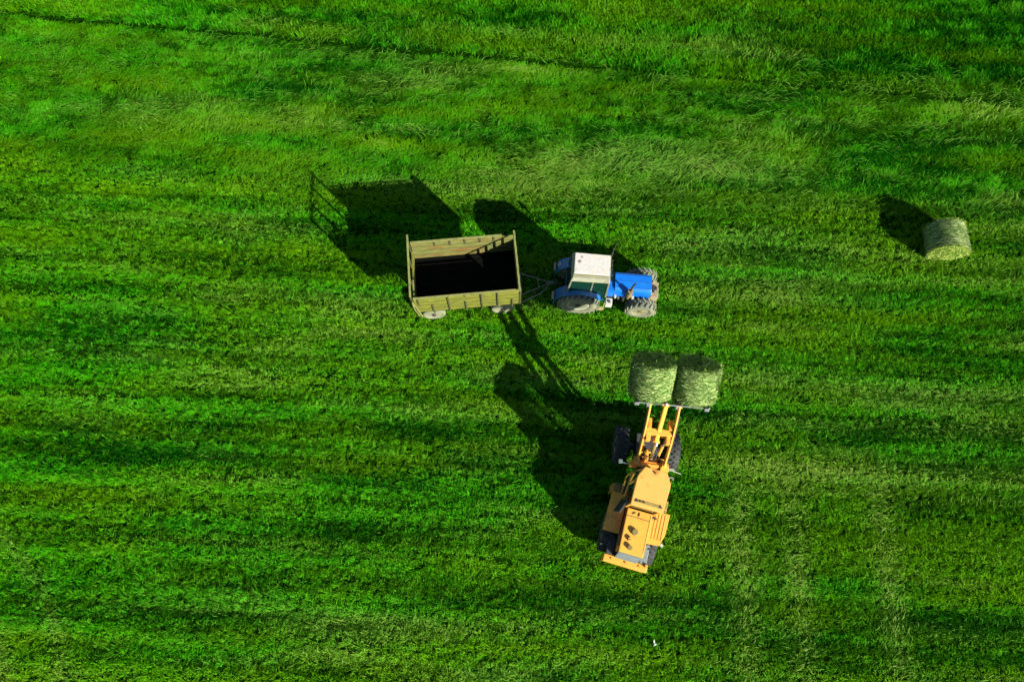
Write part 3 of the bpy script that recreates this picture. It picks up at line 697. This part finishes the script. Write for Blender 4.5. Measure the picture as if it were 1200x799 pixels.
        if s > 0:
            b = B(); a = rad(148); n = Vector((math.cos(a), 0, math.sin(a))); c = Vector((0, 0.58, 0.76)) + n * 0.922
            tube(b, c, c + n * 0.02, 0.085, seg=24); k = obj('marker_disc', b, M['offwhite'], f)
            b = B(); tube(b, c + n * 0.021, c + n * 0.026, 0.035, seg=16); obj('reflector', b, M['grey'], k)
    b = B(); box(b, (0.98, -0.70, 0.62), (1.22, -0.45, 0.92), 0.02); k = obj('tool_box', b, M['offwhite'], t)
    b = B(); tube(b, (1.10, -0.58, 0.915), (1.10, -0.58, 0.95), 0.05); obj('cap', b, M['dark'], k)
    b = B(); bar(b, (0.55, -0.72, 0.60), (0.95, -0.74, 0.58), 0.10, 0.03); bar(b, (0.58, -0.66, 0.34), (0.92, -0.68, 0.34), 0.10, 0.03)
    bar(b, (0.57, -0.70, 0.34), (0.57, -0.66, 0.98), 0.03, 0.03); bar(b, (0.93, -0.70, 0.34), (0.93, -0.66, 0.98), 0.03, 0.03); obj('step', b, M['rim_tan'], t)
    b = B(); bar(b, (0.96, 0.56, 1.5), (1.0, 0.74, 2.3), 0.025, 0.025); box(b, (0.98, 0.64, 2.15), (1.01, 0.80, 2.42), 0.01); obj('mirror', b, M['dark'], t)
    b = B(); bar(b, (0.96, -0.02, 2.44), (0.985, 0.36, 2.46), 0.025, 0.03)
    for y in (-0.25, -0.05, 0.12, 0.3): box(b, (0.94, y, 2.40), (1.0, y + 0.06, 2.47), 0.008)
    obj('lamp_bar', b, M['dark'], t)
    b = B(); pipe(b, [(0.92, 0.52, 2.40), (0.98, 0.56, 3.05), (1.0, 0.58, 3.3)], 0.012); obj('aerial', b, M['dark'], t)
    b = B(); bar(b, (-0.2, 0, 0.62), (-0.82, 0.0, 0.66), 0.10, 0.06); bar(b, (-0.25, -0.28, 0.6), (-0.85, -0.2, 0.75), 0.05, 0.06); bar(b, (-0.25, 0.28, 0.6), (-0.85, 0.2, 0.75), 0.05, 0.06); obj('hitch', b, M['dark'], t)
    return t
tractor()

# ------------------------------------------------------------------ yellow wheel loader (x right, y forward; origin under the centre joint)
def loader():
    t = thing('wheel_loader', 'yellow wheel loader with raised arms lifting two hay bales', 'loader', (4.42, -4.90, 0), rad(-16))
    FR = Matrix.Rotation(rad(8), 4, 'Z')                                # the front half is steered left of the rear half
    tm = [M['tyre'], M['tyre']]
    def put(w, x, y, z, fr=False):
        w.rotation_euler = (0, 0, rad(90) + (rad(8) if fr else 0))
        p = Vector((x, y, z)); w.location = (FR @ p) if fr else p
    for s in (-1, 1):
        w = add_wheel(t, (0, 0, 0), 0.64, 0.42, -s, tm, M['old_yellow'], 20, rim=0.5, chev=0.55); put(w, s * 0.68, -2.20, 0.64)
        w = add_wheel(t, (0, 0, 0), 0.64, 0.42, -s, tm, M['old_yellow'], 20, rim=0.5, chev=0.55); put(w, 0.90 if s > 0 else -0.82, 0.84, 0.64, True)
    # ---- rear half
    b = B(); box(b, (-0.42, -2.9, 0.55), (0.42, -0.15, 1.15), 0.03); tube(b, (-0.7, -2.2, 0.64), (0.7, -2.2, 0.64), 0.13); tube(b, (0, 0.02, 0.5), (0, 0.02, 1.2), 0.14); obj('rear_frame', b, M['dark'], t)
    b = B(); prism(b, [(-0.70, -3.13), (0.72, -3.13), (0.72, -2.90), (-0.70, -2.90)], 0.62, 1.22, 0.04); k = obj('counterweight', b, M['yellow'], t)
    for x in (-0.45, 0.0, 0.45):
        b = B(); tube(b, (x, -3.0, 1.215), (x, -3.0, 1.245), 0.03); obj('bolt', b, M['orange'], k)
    b = B(); box(b, (0.62, -2.98, 1.2), (0.70, -2.88, 1.30), 0.01); obj('tow_lug', b, M['orange'], k)
    b = B(); prism(b, [(-0.385, -2.76), (0.385, -2.76), (0.40, -1.40), (-0.40, -1.40)], 1.10, 2.12, 0.035); h = obj('hood', b, M['yellow'], t); h.location.z = -0.14
    b = B(); box(b, (-0.37, -1.645, 2.116), (0.33, -1.63, 2.128)); box(b, (0.345, -2.62, 2.116), (0.353, -1.45, 2.126)); obj('seam', b, M['dark'], h)
    b = B(); box(b, (-0.414, -2.60, 1.85), (-0.392, -1.42, 2.05), 0.008); obj('side_stripe', b, M['red_trim'], h)
    for q in (-1, 1):
        b = B(); box(b, (q * 0.40 - 0.004, -2.56, 1.34), (q * 0.40 + 0.004, -1.72, 1.76))
        for y in np.arange(-2.55, -1.75, 0.09): box(b, (q * 0.401 - 0.011, y, 1.35), (q * 0.401 + 0.011, y + 0.045, 1.75), 0.004)
        obj('louvre', b, M['olive'], h)
    b = B(); tube(b, (-0.035, -2.08, 2.11), (-0.035, -2.08, 2.17), 0.085, 0.085, 20); lathe_m = None; st = obj('air_intake', b, M['yellow'], h)
    b = B(); tube(b, (-0.035, -2.08, 2.168), (-0.035, -2.08, 2.215), 0.105, 0.085, 22); obj('cap', b, M['olive'], st)
    b = B(); tube(b, (-0.075, -2.57, 2.11), (-0.075, -2.57, 2.21), 0.075, 0.075, 20); st = obj('exhaust', b, M['olive'], h)
    b = B(); tube(b, (-0.12, -2.33, 2.115), (-0.12, -2.33, 2.20), 0.075, 0.07, 20); k = obj('filler_cap', b, M['roof_yellow'], h)
    b = B(); box(b, (-0.15, -2.35, 2.2), (-0.09, -2.33, 2.22)); obj('cap_handle', b, M['olive'], k)
    b = B(); bar(b, (-0.22, -1.56, 2.13), (-0.12, -1.50, 2.14), 0.03, 0.03); bar(b, (-0.02, -1.60, 2.13), (0.01, -1.48, 2.14), 0.03, 0.03); obj('hood_latch', b, M['olive'], h)
    b = B(); slab(b, ((-0.36, -2.93, 1.25), (0.36, -2.93, 1.25), (0.37, -2.78, 2.0), (-0.37, -2.78, 2.0)), 0.03)
    for k in range(8):
        f = k / 7.5; y = -2.935 + 0.15 * f; z = 1.28 + 0.71 * f
        box(b, (-0.34, y - 0.02, z), (0.34, y, z + 0.035), 0.004)
    obj('radiator_grille', b, M['grey'], t, loc=(0, 0, -0.14))
    b = B(); box(b, (0.43, -2.89, 1.08), (0.66, -2.2, 1.24), 0.03); obj('rear_deck_plate', b, M['grey'], t)
    b = B(); box(b, (-0.66, -2.89, 1.02), (-0.43, -2.2, 1.20), 0.03); obj('rear_deck_plate', b, M['dark'], t)  # left twin in dark iron: shade of that side put into its colour
    # side platforms over the rear wheels
    b = B(); prism(b, [(0.42, -2.27), (0.84, -2.24), (0.96, -1.9), (0.99, -1.22), (0.42, -1.22)], 1.36, 1.64, 0.02); k = obj('side_platform', b, M['yellow'], t)
    b = B()
    for x in (0.55, 0.65, 0.75, 0.85): box(b, (x, -2.1, 1.64), (x + 0.022, -1.28, 1.655), 0.004)
    obj('anti_slip_rib', b, M['roof_yellow'], k)
    b = B(); box(b, (0.43, -1.50, 1.645), (0.60, -1.44, 1.68), 0.01); obj('hinge_cover', b, M['dark'], k)
    b = B(); tube(b, (0.90, -2.17, 1.5), (0.98, -2.23, 1.5), 0.05); obj('lamp', b, M['offwhite'], k)
    b = B(); box(b, (0.58, -1.2, 1.2), (0.86, -0.82, 1.60), 0.015); k = obj('step_box', b, M['old_yellow'], t)
    b = B()
    for i in range(5): box(b, (0.62, -1.18 + 0.075 * i, 1.60), (0.85, -1.145 + 0.075 * i, 1.62), 0.004)
    obj('step_tread', b, M['olive'], k)
    b = B(); prism(b, [(-0.96, -2.22), (-0.44, -2.22), (-0.44, -0.98), (-0.92, -0.98)], 1.30, 1.58, 0.02); k = obj('side_platform', b, M['old_yellow'], t, label='dusty left side platform')
    b = B(); prism(b, [(-0.62, -2.05), (-0.445, -2.05), (-0.445, -1.30), (-0.66, -1.30)], 1.583, 1.60, 0.005); obj('bounce_tint_strip', b, M['orange'], k)  # orange strip puts light bounced off the hood into the colour
    b = B()
    for i in range(6): box(b, (-0.90, -0.96 + 0.05 * i, 1.50), (-0.60, -0.935 + 0.05 * i, 1.54), 0.004)
    for i in range(4): box(b, (-0.90 + 0.09 * i, -0.97, 1.47), (-0.875 + 0.09 * i, -0.66, 1.495), 0.004)
    obj('step_tread', b, M['olive'], k)
    b = B()
    for zz in (0.55, 0.9, 1.2): box(b, (-0.95, -0.95, zz), (-0.60, -0.72, zz + 0.03), 0.006)
    for y in (-0.95, -0.72): bar(b, (-0.93, y, 0.5), (-0.93, y, 1.5), 0.03, 0.03)
    obj('ladder', b, M['old_yellow'], t)
    b = B(); box(b, (-0.99, -2.1, 1.42), (-0.96, -2.0, 1.54), 0.01); obj('marker_lamp', b, M['tan'], t)
    # cab
    ro = [(-0.33, -0.20), (0.36, -0.20), (0.53, -0.50), (0.55, -0.62), (0.49, -1.43), (-0.52, -1.43), (-0.50, -0.58), (-0.48, -0.50)]
    b = B(); prism(b, ro, 3.02, 3.13, 0.02, top=[(x * 0.97, -0.82 + (y + 0.82) * 0.975) for x, y in ro]); r = obj('cab_roof', b, M['roof_yellow'], t)
    b = B(); prism(b, [(-0.42, -1.31), (0.40, -1.31), (0.37, -1.225), (-0.39, -1.225)], 3.125, 3.141, 0.003); obj('roof_gutter', b, M['gutter'], r)
    for x in (-0.36, 0.37):
        b = B(); prism(b, [(x - 0.05, -1.30), (x + 0.06, -1.30), (x, -1.215)], 3.142, 3.152); obj('gutter_clip', b, M['dark'], r)
    for x in (-0.25, -0.14):
        b = B(); box(b, (x - 0.025, -1.285, 3.142), (x + 0.025, -1.25, 3.165)); obj('gutter_clip', b, M['dark'], r)
    b = B(); tube(b, (0.02, -0.33, 3.12), (0.02, -0.33, 3.19), 0.03, 0.022); obj('beacon_socket', b, M['olive'], r)
    posts = [((-0.33, -0.10), (-0.28, -0.26)), ((0.35, -0.10), (0.31, -0.26)), ((0.47, -0.60), (0.46, -0.62)), ((-0.46, -0.60), (-0.45, -0.60)), ((0.46, -1.38), (0.44, -1.36)), ((-0.46, -1.38), (-0.46, -1.36))]
    for p, q in posts:
        b = B(); bar(b, (*p, 1.15), (*q, 3.02), 0.06, 0.06); obj('cab_post', b, M['yellow'], t)
    b = B(); prism(b, [(-0.36, -0.08), (0.38, -0.08), (0.50, -0.60), (0.48, -1.385), (-0.48, -1.385), (-0.49, -0.60)], 1.05, 1.40, 0.02); obj('cab_body', b, M['old_yellow'], t)
    pn = [posts[0], posts[1], posts[2], posts[4], posts[5], posts[3]]
    for (p, q), (p2, q2) in zip(pn, pn[1:] + pn[:1]):
        b = B(); A = Vector((*p, 1.41)); C = Vector((*p2, 1.41)); D = Vector((*q2, 3.01)); E_ = Vector((*q, 3.01))
        d = (C - A).normalized() * 0.04; slab(b, (A + d, C - d, D - d, E_ + d), 0.008); obj('window_pane', b, M['clear_glass'], t)
    b = B(); box(b, (-0.22, -1.2, 1.405), (0.22, -0.75, 1.65), 0.04); box(b, (-0.22, -1.28, 1.75), (0.22, -1.16, 1.92), 0.04); obj('seat', b, M['seat'], t)
    b = B(); bar(b, (-0.62, -0.42, 1.6), (-0.62, -0.42, 2.72), 0.04, 0.04); bar(b, (-0.62, -0.42, 2.72), (-0.66, -1.12, 2.60), 0.045, 0.045); bar(b, (-0.62, -0.42, 1.6), (-0.66, -1.12, 1.6), 0.04, 0.04); bar(b, (-0.66, -1.12, 1.6), (-0.66, -1.12, 2.6), 0.045, 0.045)
    bar(b, (-0.62, -0.42, 2.70), (-0.49, -0.45, 2.72), 0.03, 0.03)
    d = obj('door', b, M['yellow'], t)
    b = B(); slab(b, ((-0.62, -0.45, 1.63), (-0.66, -1.10, 1.63), (-0.66, -1.10, 2.57), (-0.62, -0.45, 2.69)), 0.008); obj('door_pane', b, M['clear_glass'], d)
    b = B(); slab(b, ((-0.80, -1.62, 1.85), (-0.64, -1.20, 1.85), (-0.54, -1.22, 2.30), (-0.70, -1.64, 2.30)), 0.03); k = obj('wing_mirror', b, M['black'], t)
    b = B(); slab(b, ((-0.70, -1.66, 2.31), (-0.54, -1.23, 2.31), (-0.49, -1.24, 2.33), (-0.65, -1.67, 2.33)), 0.02); obj('mirror_edge', b, M['steel'], k)
    b = B(); bar(b, (-0.62, -1.22, 2.25), (-0.50, -1.10, 2.5), 0.025, 0.025); obj('mirror_arm', b, M['dark'], t)
    b = B(); pipe(b, [(0.38, -0.26, 2.5), (0.66, -0.20, 2.5), (0.70, -0.26, 2.4)], 0.018); pipe(b, [(0.40, -0.40, 2.5), (0.62, -0.22, 2.5)], 0.014); obj('mirror_arm', b, M['cab_grey'], t)
    b = B(); pipe(b, [(-0.30, -0.22, 2.5), (-0.48, 0.02, 2.5), (-0.56, 0.02, 2.4)], 0.018); pipe(b, [(-0.34, -0.3, 2.5), (-0.55, -0.30, 2.45)], 0.014); obj('mirror_arm', b, M['cab_grey'], t)
    # ---- front half, built straight and then swung about the joint
    def fobj(name, b, m, parent=None, label=None):
        bmesh.ops.transform(b, matrix=FR, verts=b.verts); return obj(name, b, m, parent or t, label=label)
    b = B(); box(b, (-0.36, 0.10, 0.5), (0.36, 1.25, 1.05), 0.03); tube(b, (-0.85, 0.84, 0.64), (0.85, 0.84, 0.64), 0.13)
    for s in (-1, 1): prism(b, [(s * 0.30 - 0.04, 0.12), (s * 0.30 + 0.04, 0.12), (s * 0.30 + 0.04, 0.62), (s * 0.30 - 0.04, 0.62)], 1.0, 1.9, 0.01, top=[(s * 0.30 - 0.04, 0.12), (s * 0.30 + 0.04, 0.12), (s * 0.30 + 0.04, 0.32), (s * 0.30 - 0.04, 0.32)])
    fobj('front_frame', b, M['dark'])
    b = B(); box(b, (-0.60, 0.02, 1.72), (0.60, 0.20, 1.92), 0.02); box(b, (-0.50, 0.20, 1.6), (0.46, 0.36, 1.80), 0.02); box(b, (-0.64, -0.02, 1.6), (-0.40, 0.16, 1.84), 0.02); box(b, (0.34, -0.06, 1.7), (0.60, 0.14, 1.95), 0.02)
    fobj('pivot_tower', b, M['orange'])
    b = B(); box(b, (-0.30, 0.05, 1.925), (0.28, 0.12, 1.95), 0.01); box(b, (0.33, -0.04, 1.952), (0.58, 0.12, 1.975), 0.01); fobj('tower_plate', b, M['yellow'])
    P0z, P0y, P1z, P1y = 2.00, 0.15, 3.66, 1.72
    def arm_pt(s): return P0y + (P1y - P0y) * s, P0z + (P1z - P0z) * s + 0.16 * math.sin(PI * s)
    for s in (-1, 1):
        b = B(); pts = [arm_pt(k / 6) for k in range(7)]
        for (y0, z0), (y1, z1) in zip(pts[:-1], pts[1:]): bar(b, (s * 0.44, y0 - 0.01, z0), (s * 0.44, y1 + 0.01, z1), 0.05, 0.22, 0.01)
        tube(b, (s * 0.44 - 0.07, P0y, P0z), (s * 0.44 + 0.07, P0y, P0z), 0.10); tube(b, (s * 0.44 - 0.07, P1y, P1z), (s * 0.44 + 0.07, P1y, P1z), 0.09)
        a = fobj('lift_arm', b, M['yellow'])
        b = B(); y, z = arm_pt(0.55); pipe(b, [(s * 0.28, 0.36, 1.25), (s * 0.30, 0.36 + (y - 0.36) * 0.55, 1.25 + (z - 0.1 - 1.25) * 0.55)], 0.06); c = fobj('lift_cylinder', b, M['old_yellow'])
        b = B(); pipe(b, [(s * 0.30, 0.36 + (y - 0.36) * 0.5, 1.25 + (z - 0.1 - 1.25) * 0.5), (s * 0.30, y, z - 0.1)], 0.035); fobj('piston_rod', b, M['steel'], c)
        b = B(); pipe(b, [(s * 0.52, 0.25, 2.14), (s * 0.51, 0.85, 2.92), (s * 0.50, 1.45, 3.48)], 0.013); fobj('hydraulic_hose', b, M['dark'], a)
    b = B(); y, z = arm_pt(0.52); box(b, (-0.40, y - 0.10, z - 0.42), (0.40, y + 0.08, z + 0.06), 0.02); box(b, (-0.38, y - 0.30, z - 0.30), (-0.24, y - 0.08, z - 0.02), 0.02); box(b, (0.25, y - 0.34, z - 0.32), (0.37, y - 0.08, z - 0.02), 0.02)
    fobj('cross_member', b, M['yellow'])
    for s in (-1, 1):
        b = B(); box(b, (s * 0.32 - 0.055, y + 0.06, z - 0.08), (s * 0.32 + 0.055, y + 0.38, z + 0.16), 0.02); fobj('gusset', b, M['orange'])
    b = B(); bar(b, (-0.01, 0.70, 2.66), (0.01, 1.66, 3.80), 0.12, 0.16, 0.025); tube(b, (-0.10, 1.66, 3.78), (0.10, 1.66, 3.78), 0.06); tube(b, (-0.1, 0.74, 2.68), (0.1, 0.74, 2.68), 0.075)
    lv = fobj('tilt_lever', b, M['yellow'])
    b = B(); tube(b, (-0.03, 1.64, 3.84), (0.03, 1.68, 3.84), 0.05); tube(b, (0, 0.68, 2.74), (0.0, 0.58, 2.70), 0.045); fobj('lever_pin', b, M['offwhite'], lv)
    b = B(); pipe(b, [(0.0, 0.30, 1.95), (0.0, 0.72, 2.62)], 0.06); c = fobj('tilt_cylinder', b, M['olive'])
    b = B(); box(b, (-0.22, 0.18, 1.9), (-0.12, 0.52, 2.2), 0.02); box(b, (-0.20, 0.42, 2.1), (-0.06, 0.55, 2.26), 0.02); k = fobj('valve_block', b, M['yellow'])
    b = B(); tube(b, (-0.17, 0.30, 2.19), (-0.17, 0.30, 2.23), 0.035); tube(b, (-0.17, 0.22, 2.19), (-0.17, 0.22, 2.23), 0.02); tube(b, (-0.10, 0.48, 2.25), (-0.10, 0.48, 2.30), 0.03); fobj('valve_cap', b, M['dark'], k)
    b = B(); pipe(b, [(-0.12, 0.24, 2.1), (0.05, 0.34, 2.2), (0.10, 0.6, 2.4)], 0.018); pipe(b, [(-0.10, 0.2, 2.05), (0.12, 0.26, 2.1), (0.16, 0.62, 2.35)], 0.018); fobj('hydraulic_hose', b, M['black'])
    b = B(); pipe(b, [(0.62, 0.06, 1.75), (1.05, -0.02, 1.70)], 0.018); box(b, (0.56, 0.02, 1.7), (0.82, 0.10, 1.76), 0.01); fobj('lamp_bracket', b, M['cream'])
    b = B(); pipe(b, [(-0.60, 0.06, 1.75), (-0.92, 0.10, 1.70)], 0.018); box(b, (-0.98, 0.06, 1.62), (-0.86, 0.18, 1.76), 0.02); fobj('lamp_bracket', b, M['offwhite'])
    # bale carriage: square frame and spikes tilted back, off centre to the right
    CX, CT = 0.21, rad(40)
    CM = Matrix.Translation((CX, 2.04, 3.37)) @ Matrix.Rotation(rad(2.5), 4, 'Z') @ Matrix.Rotation(CT, 4, 'X')    # local y = along the spikes, z = up the frame
    b = B()
    for z in (-0.45, 0.58): bar(b, (-1.10, 0, z), (1.08, 0, z), 0.045, 0.04)
    for x in (-1.08, -0.72, -0.15, 0.72, 1.06): bar(b, (x, 0, -0.46), (x, 0, 0.59), 0.06, 0.06)
    for x in (-0.74, 0.14): box(b, (x - 0.05, -0.16, -0.10), (x + 0.05, 0.0, 0.52), 0.01)
    for x in (-1.12, 0.98): box(b, (x - 0.06, -0.08, 0.50), (x + 0.08, 0.02, 0.64), 0.015)
    bmesh.ops.transform(b, matrix=CM, verts=b.verts); cr = fobj('bale_carriage', b, M['steel'])
    for x in (-0.92, -0.42, 0.40, 0.92):
        b = B(); tube(b, (x, 0.03, -0.10), (x, 0.9, -0.10), 0.028, 0.008); bmesh.ops.transform(b, matrix=CM, verts=b.verts); fobj('bale_spike', b, M['steel'], cr)
    t_m = Matrix.Translation((4.42, -4.90, 0)) @ Matrix.Rotation(rad(-16), 4, 'Z')
    return t_m @ FR @ CM
CARR = loader()

GB = 'round hay bales'
for i, (x, lab) in enumerate(((-0.66, 'round hay bale on the loader spikes, the left one nearer the wagon'), (0.68, 'round hay bale on the loader spikes, the right one farther from the wagon'))):
    bl = bale_object('hay_bale', 0.64, 1.08, 11 + i, wrap=0.0)
    tag(bl, lab, 'hay bale', GB)
    bl.matrix_world = CARR @ Matrix.Translation((x, 0.06 + 0.54 + 0.02 * i, 0.0)) @ Matrix.Rotation(rad(-90), 4, 'X') @ Matrix.Rotation(1.3 * i, 4, 'Z')
bl = bale_object('hay_bale', 0.68, 1.04, 21, wrap=0.8)
tag(bl, 'round hay bale lying alone on the mown grass, wound with pale twine', 'hay bale', GB)
bl.matrix_world = Matrix.Translation((16.42, 3.82, 0.61)) @ Matrix.Rotation(rad(3), 4, 'Z') @ Matrix.Shear('XY', 4, (0.22, 0.0)) @ Matrix.Diagonal((1.04, 1, 0.92, 1)) @ Matrix.Rotation(rad(-90), 4, 'X')

# ------------------------------------------------------------------ small white bird in the south of the field
def bird():
    b = B()
    pts = [(-0.12, 0.0, 0.15), (-0.05, 0, 0.16), (0.03, 0.0, 0.17), (0.09, 0.0, 0.20), (0.13, 0, 0.23)]
    rs = [0.015, 0.05, 0.055, 0.03, 0.032]
    prev = None; fs = []
    for p, r in zip(pts, rs):
        cur = [b.verts.new((p[0], p[1] + r * math.cos(2 * PI * k / 12), p[2] + r * math.sin(2 * PI * k / 12))) for k in range(12)]
        if prev:
            for k in range(12): fs.append(b.faces.new((prev[k], prev[(k + 1) % 12], cur[(k + 1) % 12], cur[k])))
        else: fs.append(b.faces.new(cur))
        prev = cur
    fs.append(b.faces.new(prev)); bmesh.ops.recalc_face_normals(b, faces=fs)
    for s in (-1, 1): pipe(b, [(0.0, s * 0.02, 0.14), (0.01, s * 0.022, 0.0)], 0.005, 6)
    t = thing('bird', 'small white bird with one wing raised standing in the grass south of the loader', 'bird', (4.60, -10.28, 0.03), rad(215)); t.scale = (0.5, 0.5, 0.5)
    obj('body', b, M['bird'], t, smooth=True)
    for s in (-1, 1):
        b = B()
        if s > 0: slab(b, ((0.05, 0.05, 0.19), (-0.05, 0.05, 0.19), (-0.16, 0.10, 0.21), (-0.02, 0.08, 0.21)), 0.012)
        else: slab(b, ((0.05, -0.05, 0.19), (-0.04, -0.06, 0.20), (-0.14, -0.26, 0.26), (-0.03, -0.22, 0.25)), 0.012)
        obj('wing', b, M['bird'], t)
    b = B(); tube(b, (0.155, 0, 0.235), (0.20, 0, 0.228), 0.010, 0.002, 8); obj('beak', b, M['tan'], t)
bird()

# ------------------------------------------------------------------ light, sky, camera
SUN = Vector((1.40, -1.38, 1.0)).normalized()
l = bpy.data.lights.new('sun', 'SUN'); l.energy = 5.0; l.angle = rad(0.5); l.color = (1.0, 0.93, 0.80)
lo = bpy.data.objects.new('sun', l); COL.objects.link(lo); lo.rotation_euler = SUN.to_track_quat('Z', 'Y').to_euler(); lo.location = (20, -20, 30)
w = bpy.data.worlds.new('World'); S.world = w; w.use_nodes = True
N = w.node_tree.nodes; sk = N.new('ShaderNodeTexSky'); sk.sky_type = 'NISHITA'; sk.sun_disc = False
sk.sun_elevation = math.asin(SUN.z); sk.sun_rotation = math.atan2(SUN.x, SUN.y); sk.air_density = 1.0; sk.dust_density = 0.6
w.node_tree.links.new(sk.outputs[0], N['Background'].inputs[0]); N['Background'].inputs[1].default_value = 0.05
H, T = 24.0, rad(18)
c = bpy.data.cameras.new('camera'); c.lens = 24.0; c.sensor_width = 36.0; c.sensor_fit = 'HORIZONTAL'; c.clip_end = 3000
co = bpy.data.objects.new('camera', c); COL.objects.link(co); co.location = (0, -H * math.tan(T), H); co.rotation_euler = (T, 0, 0)
S.camera = co
S.view_settings.view_transform = 'Standard'; S.view_settings.look = 'None'; S.view_settings.exposure = 1.7; S.view_settings.gamma = 1.0
S.cycles.max_bounces = 5; S.cycles.transparent_max_bounces = 8
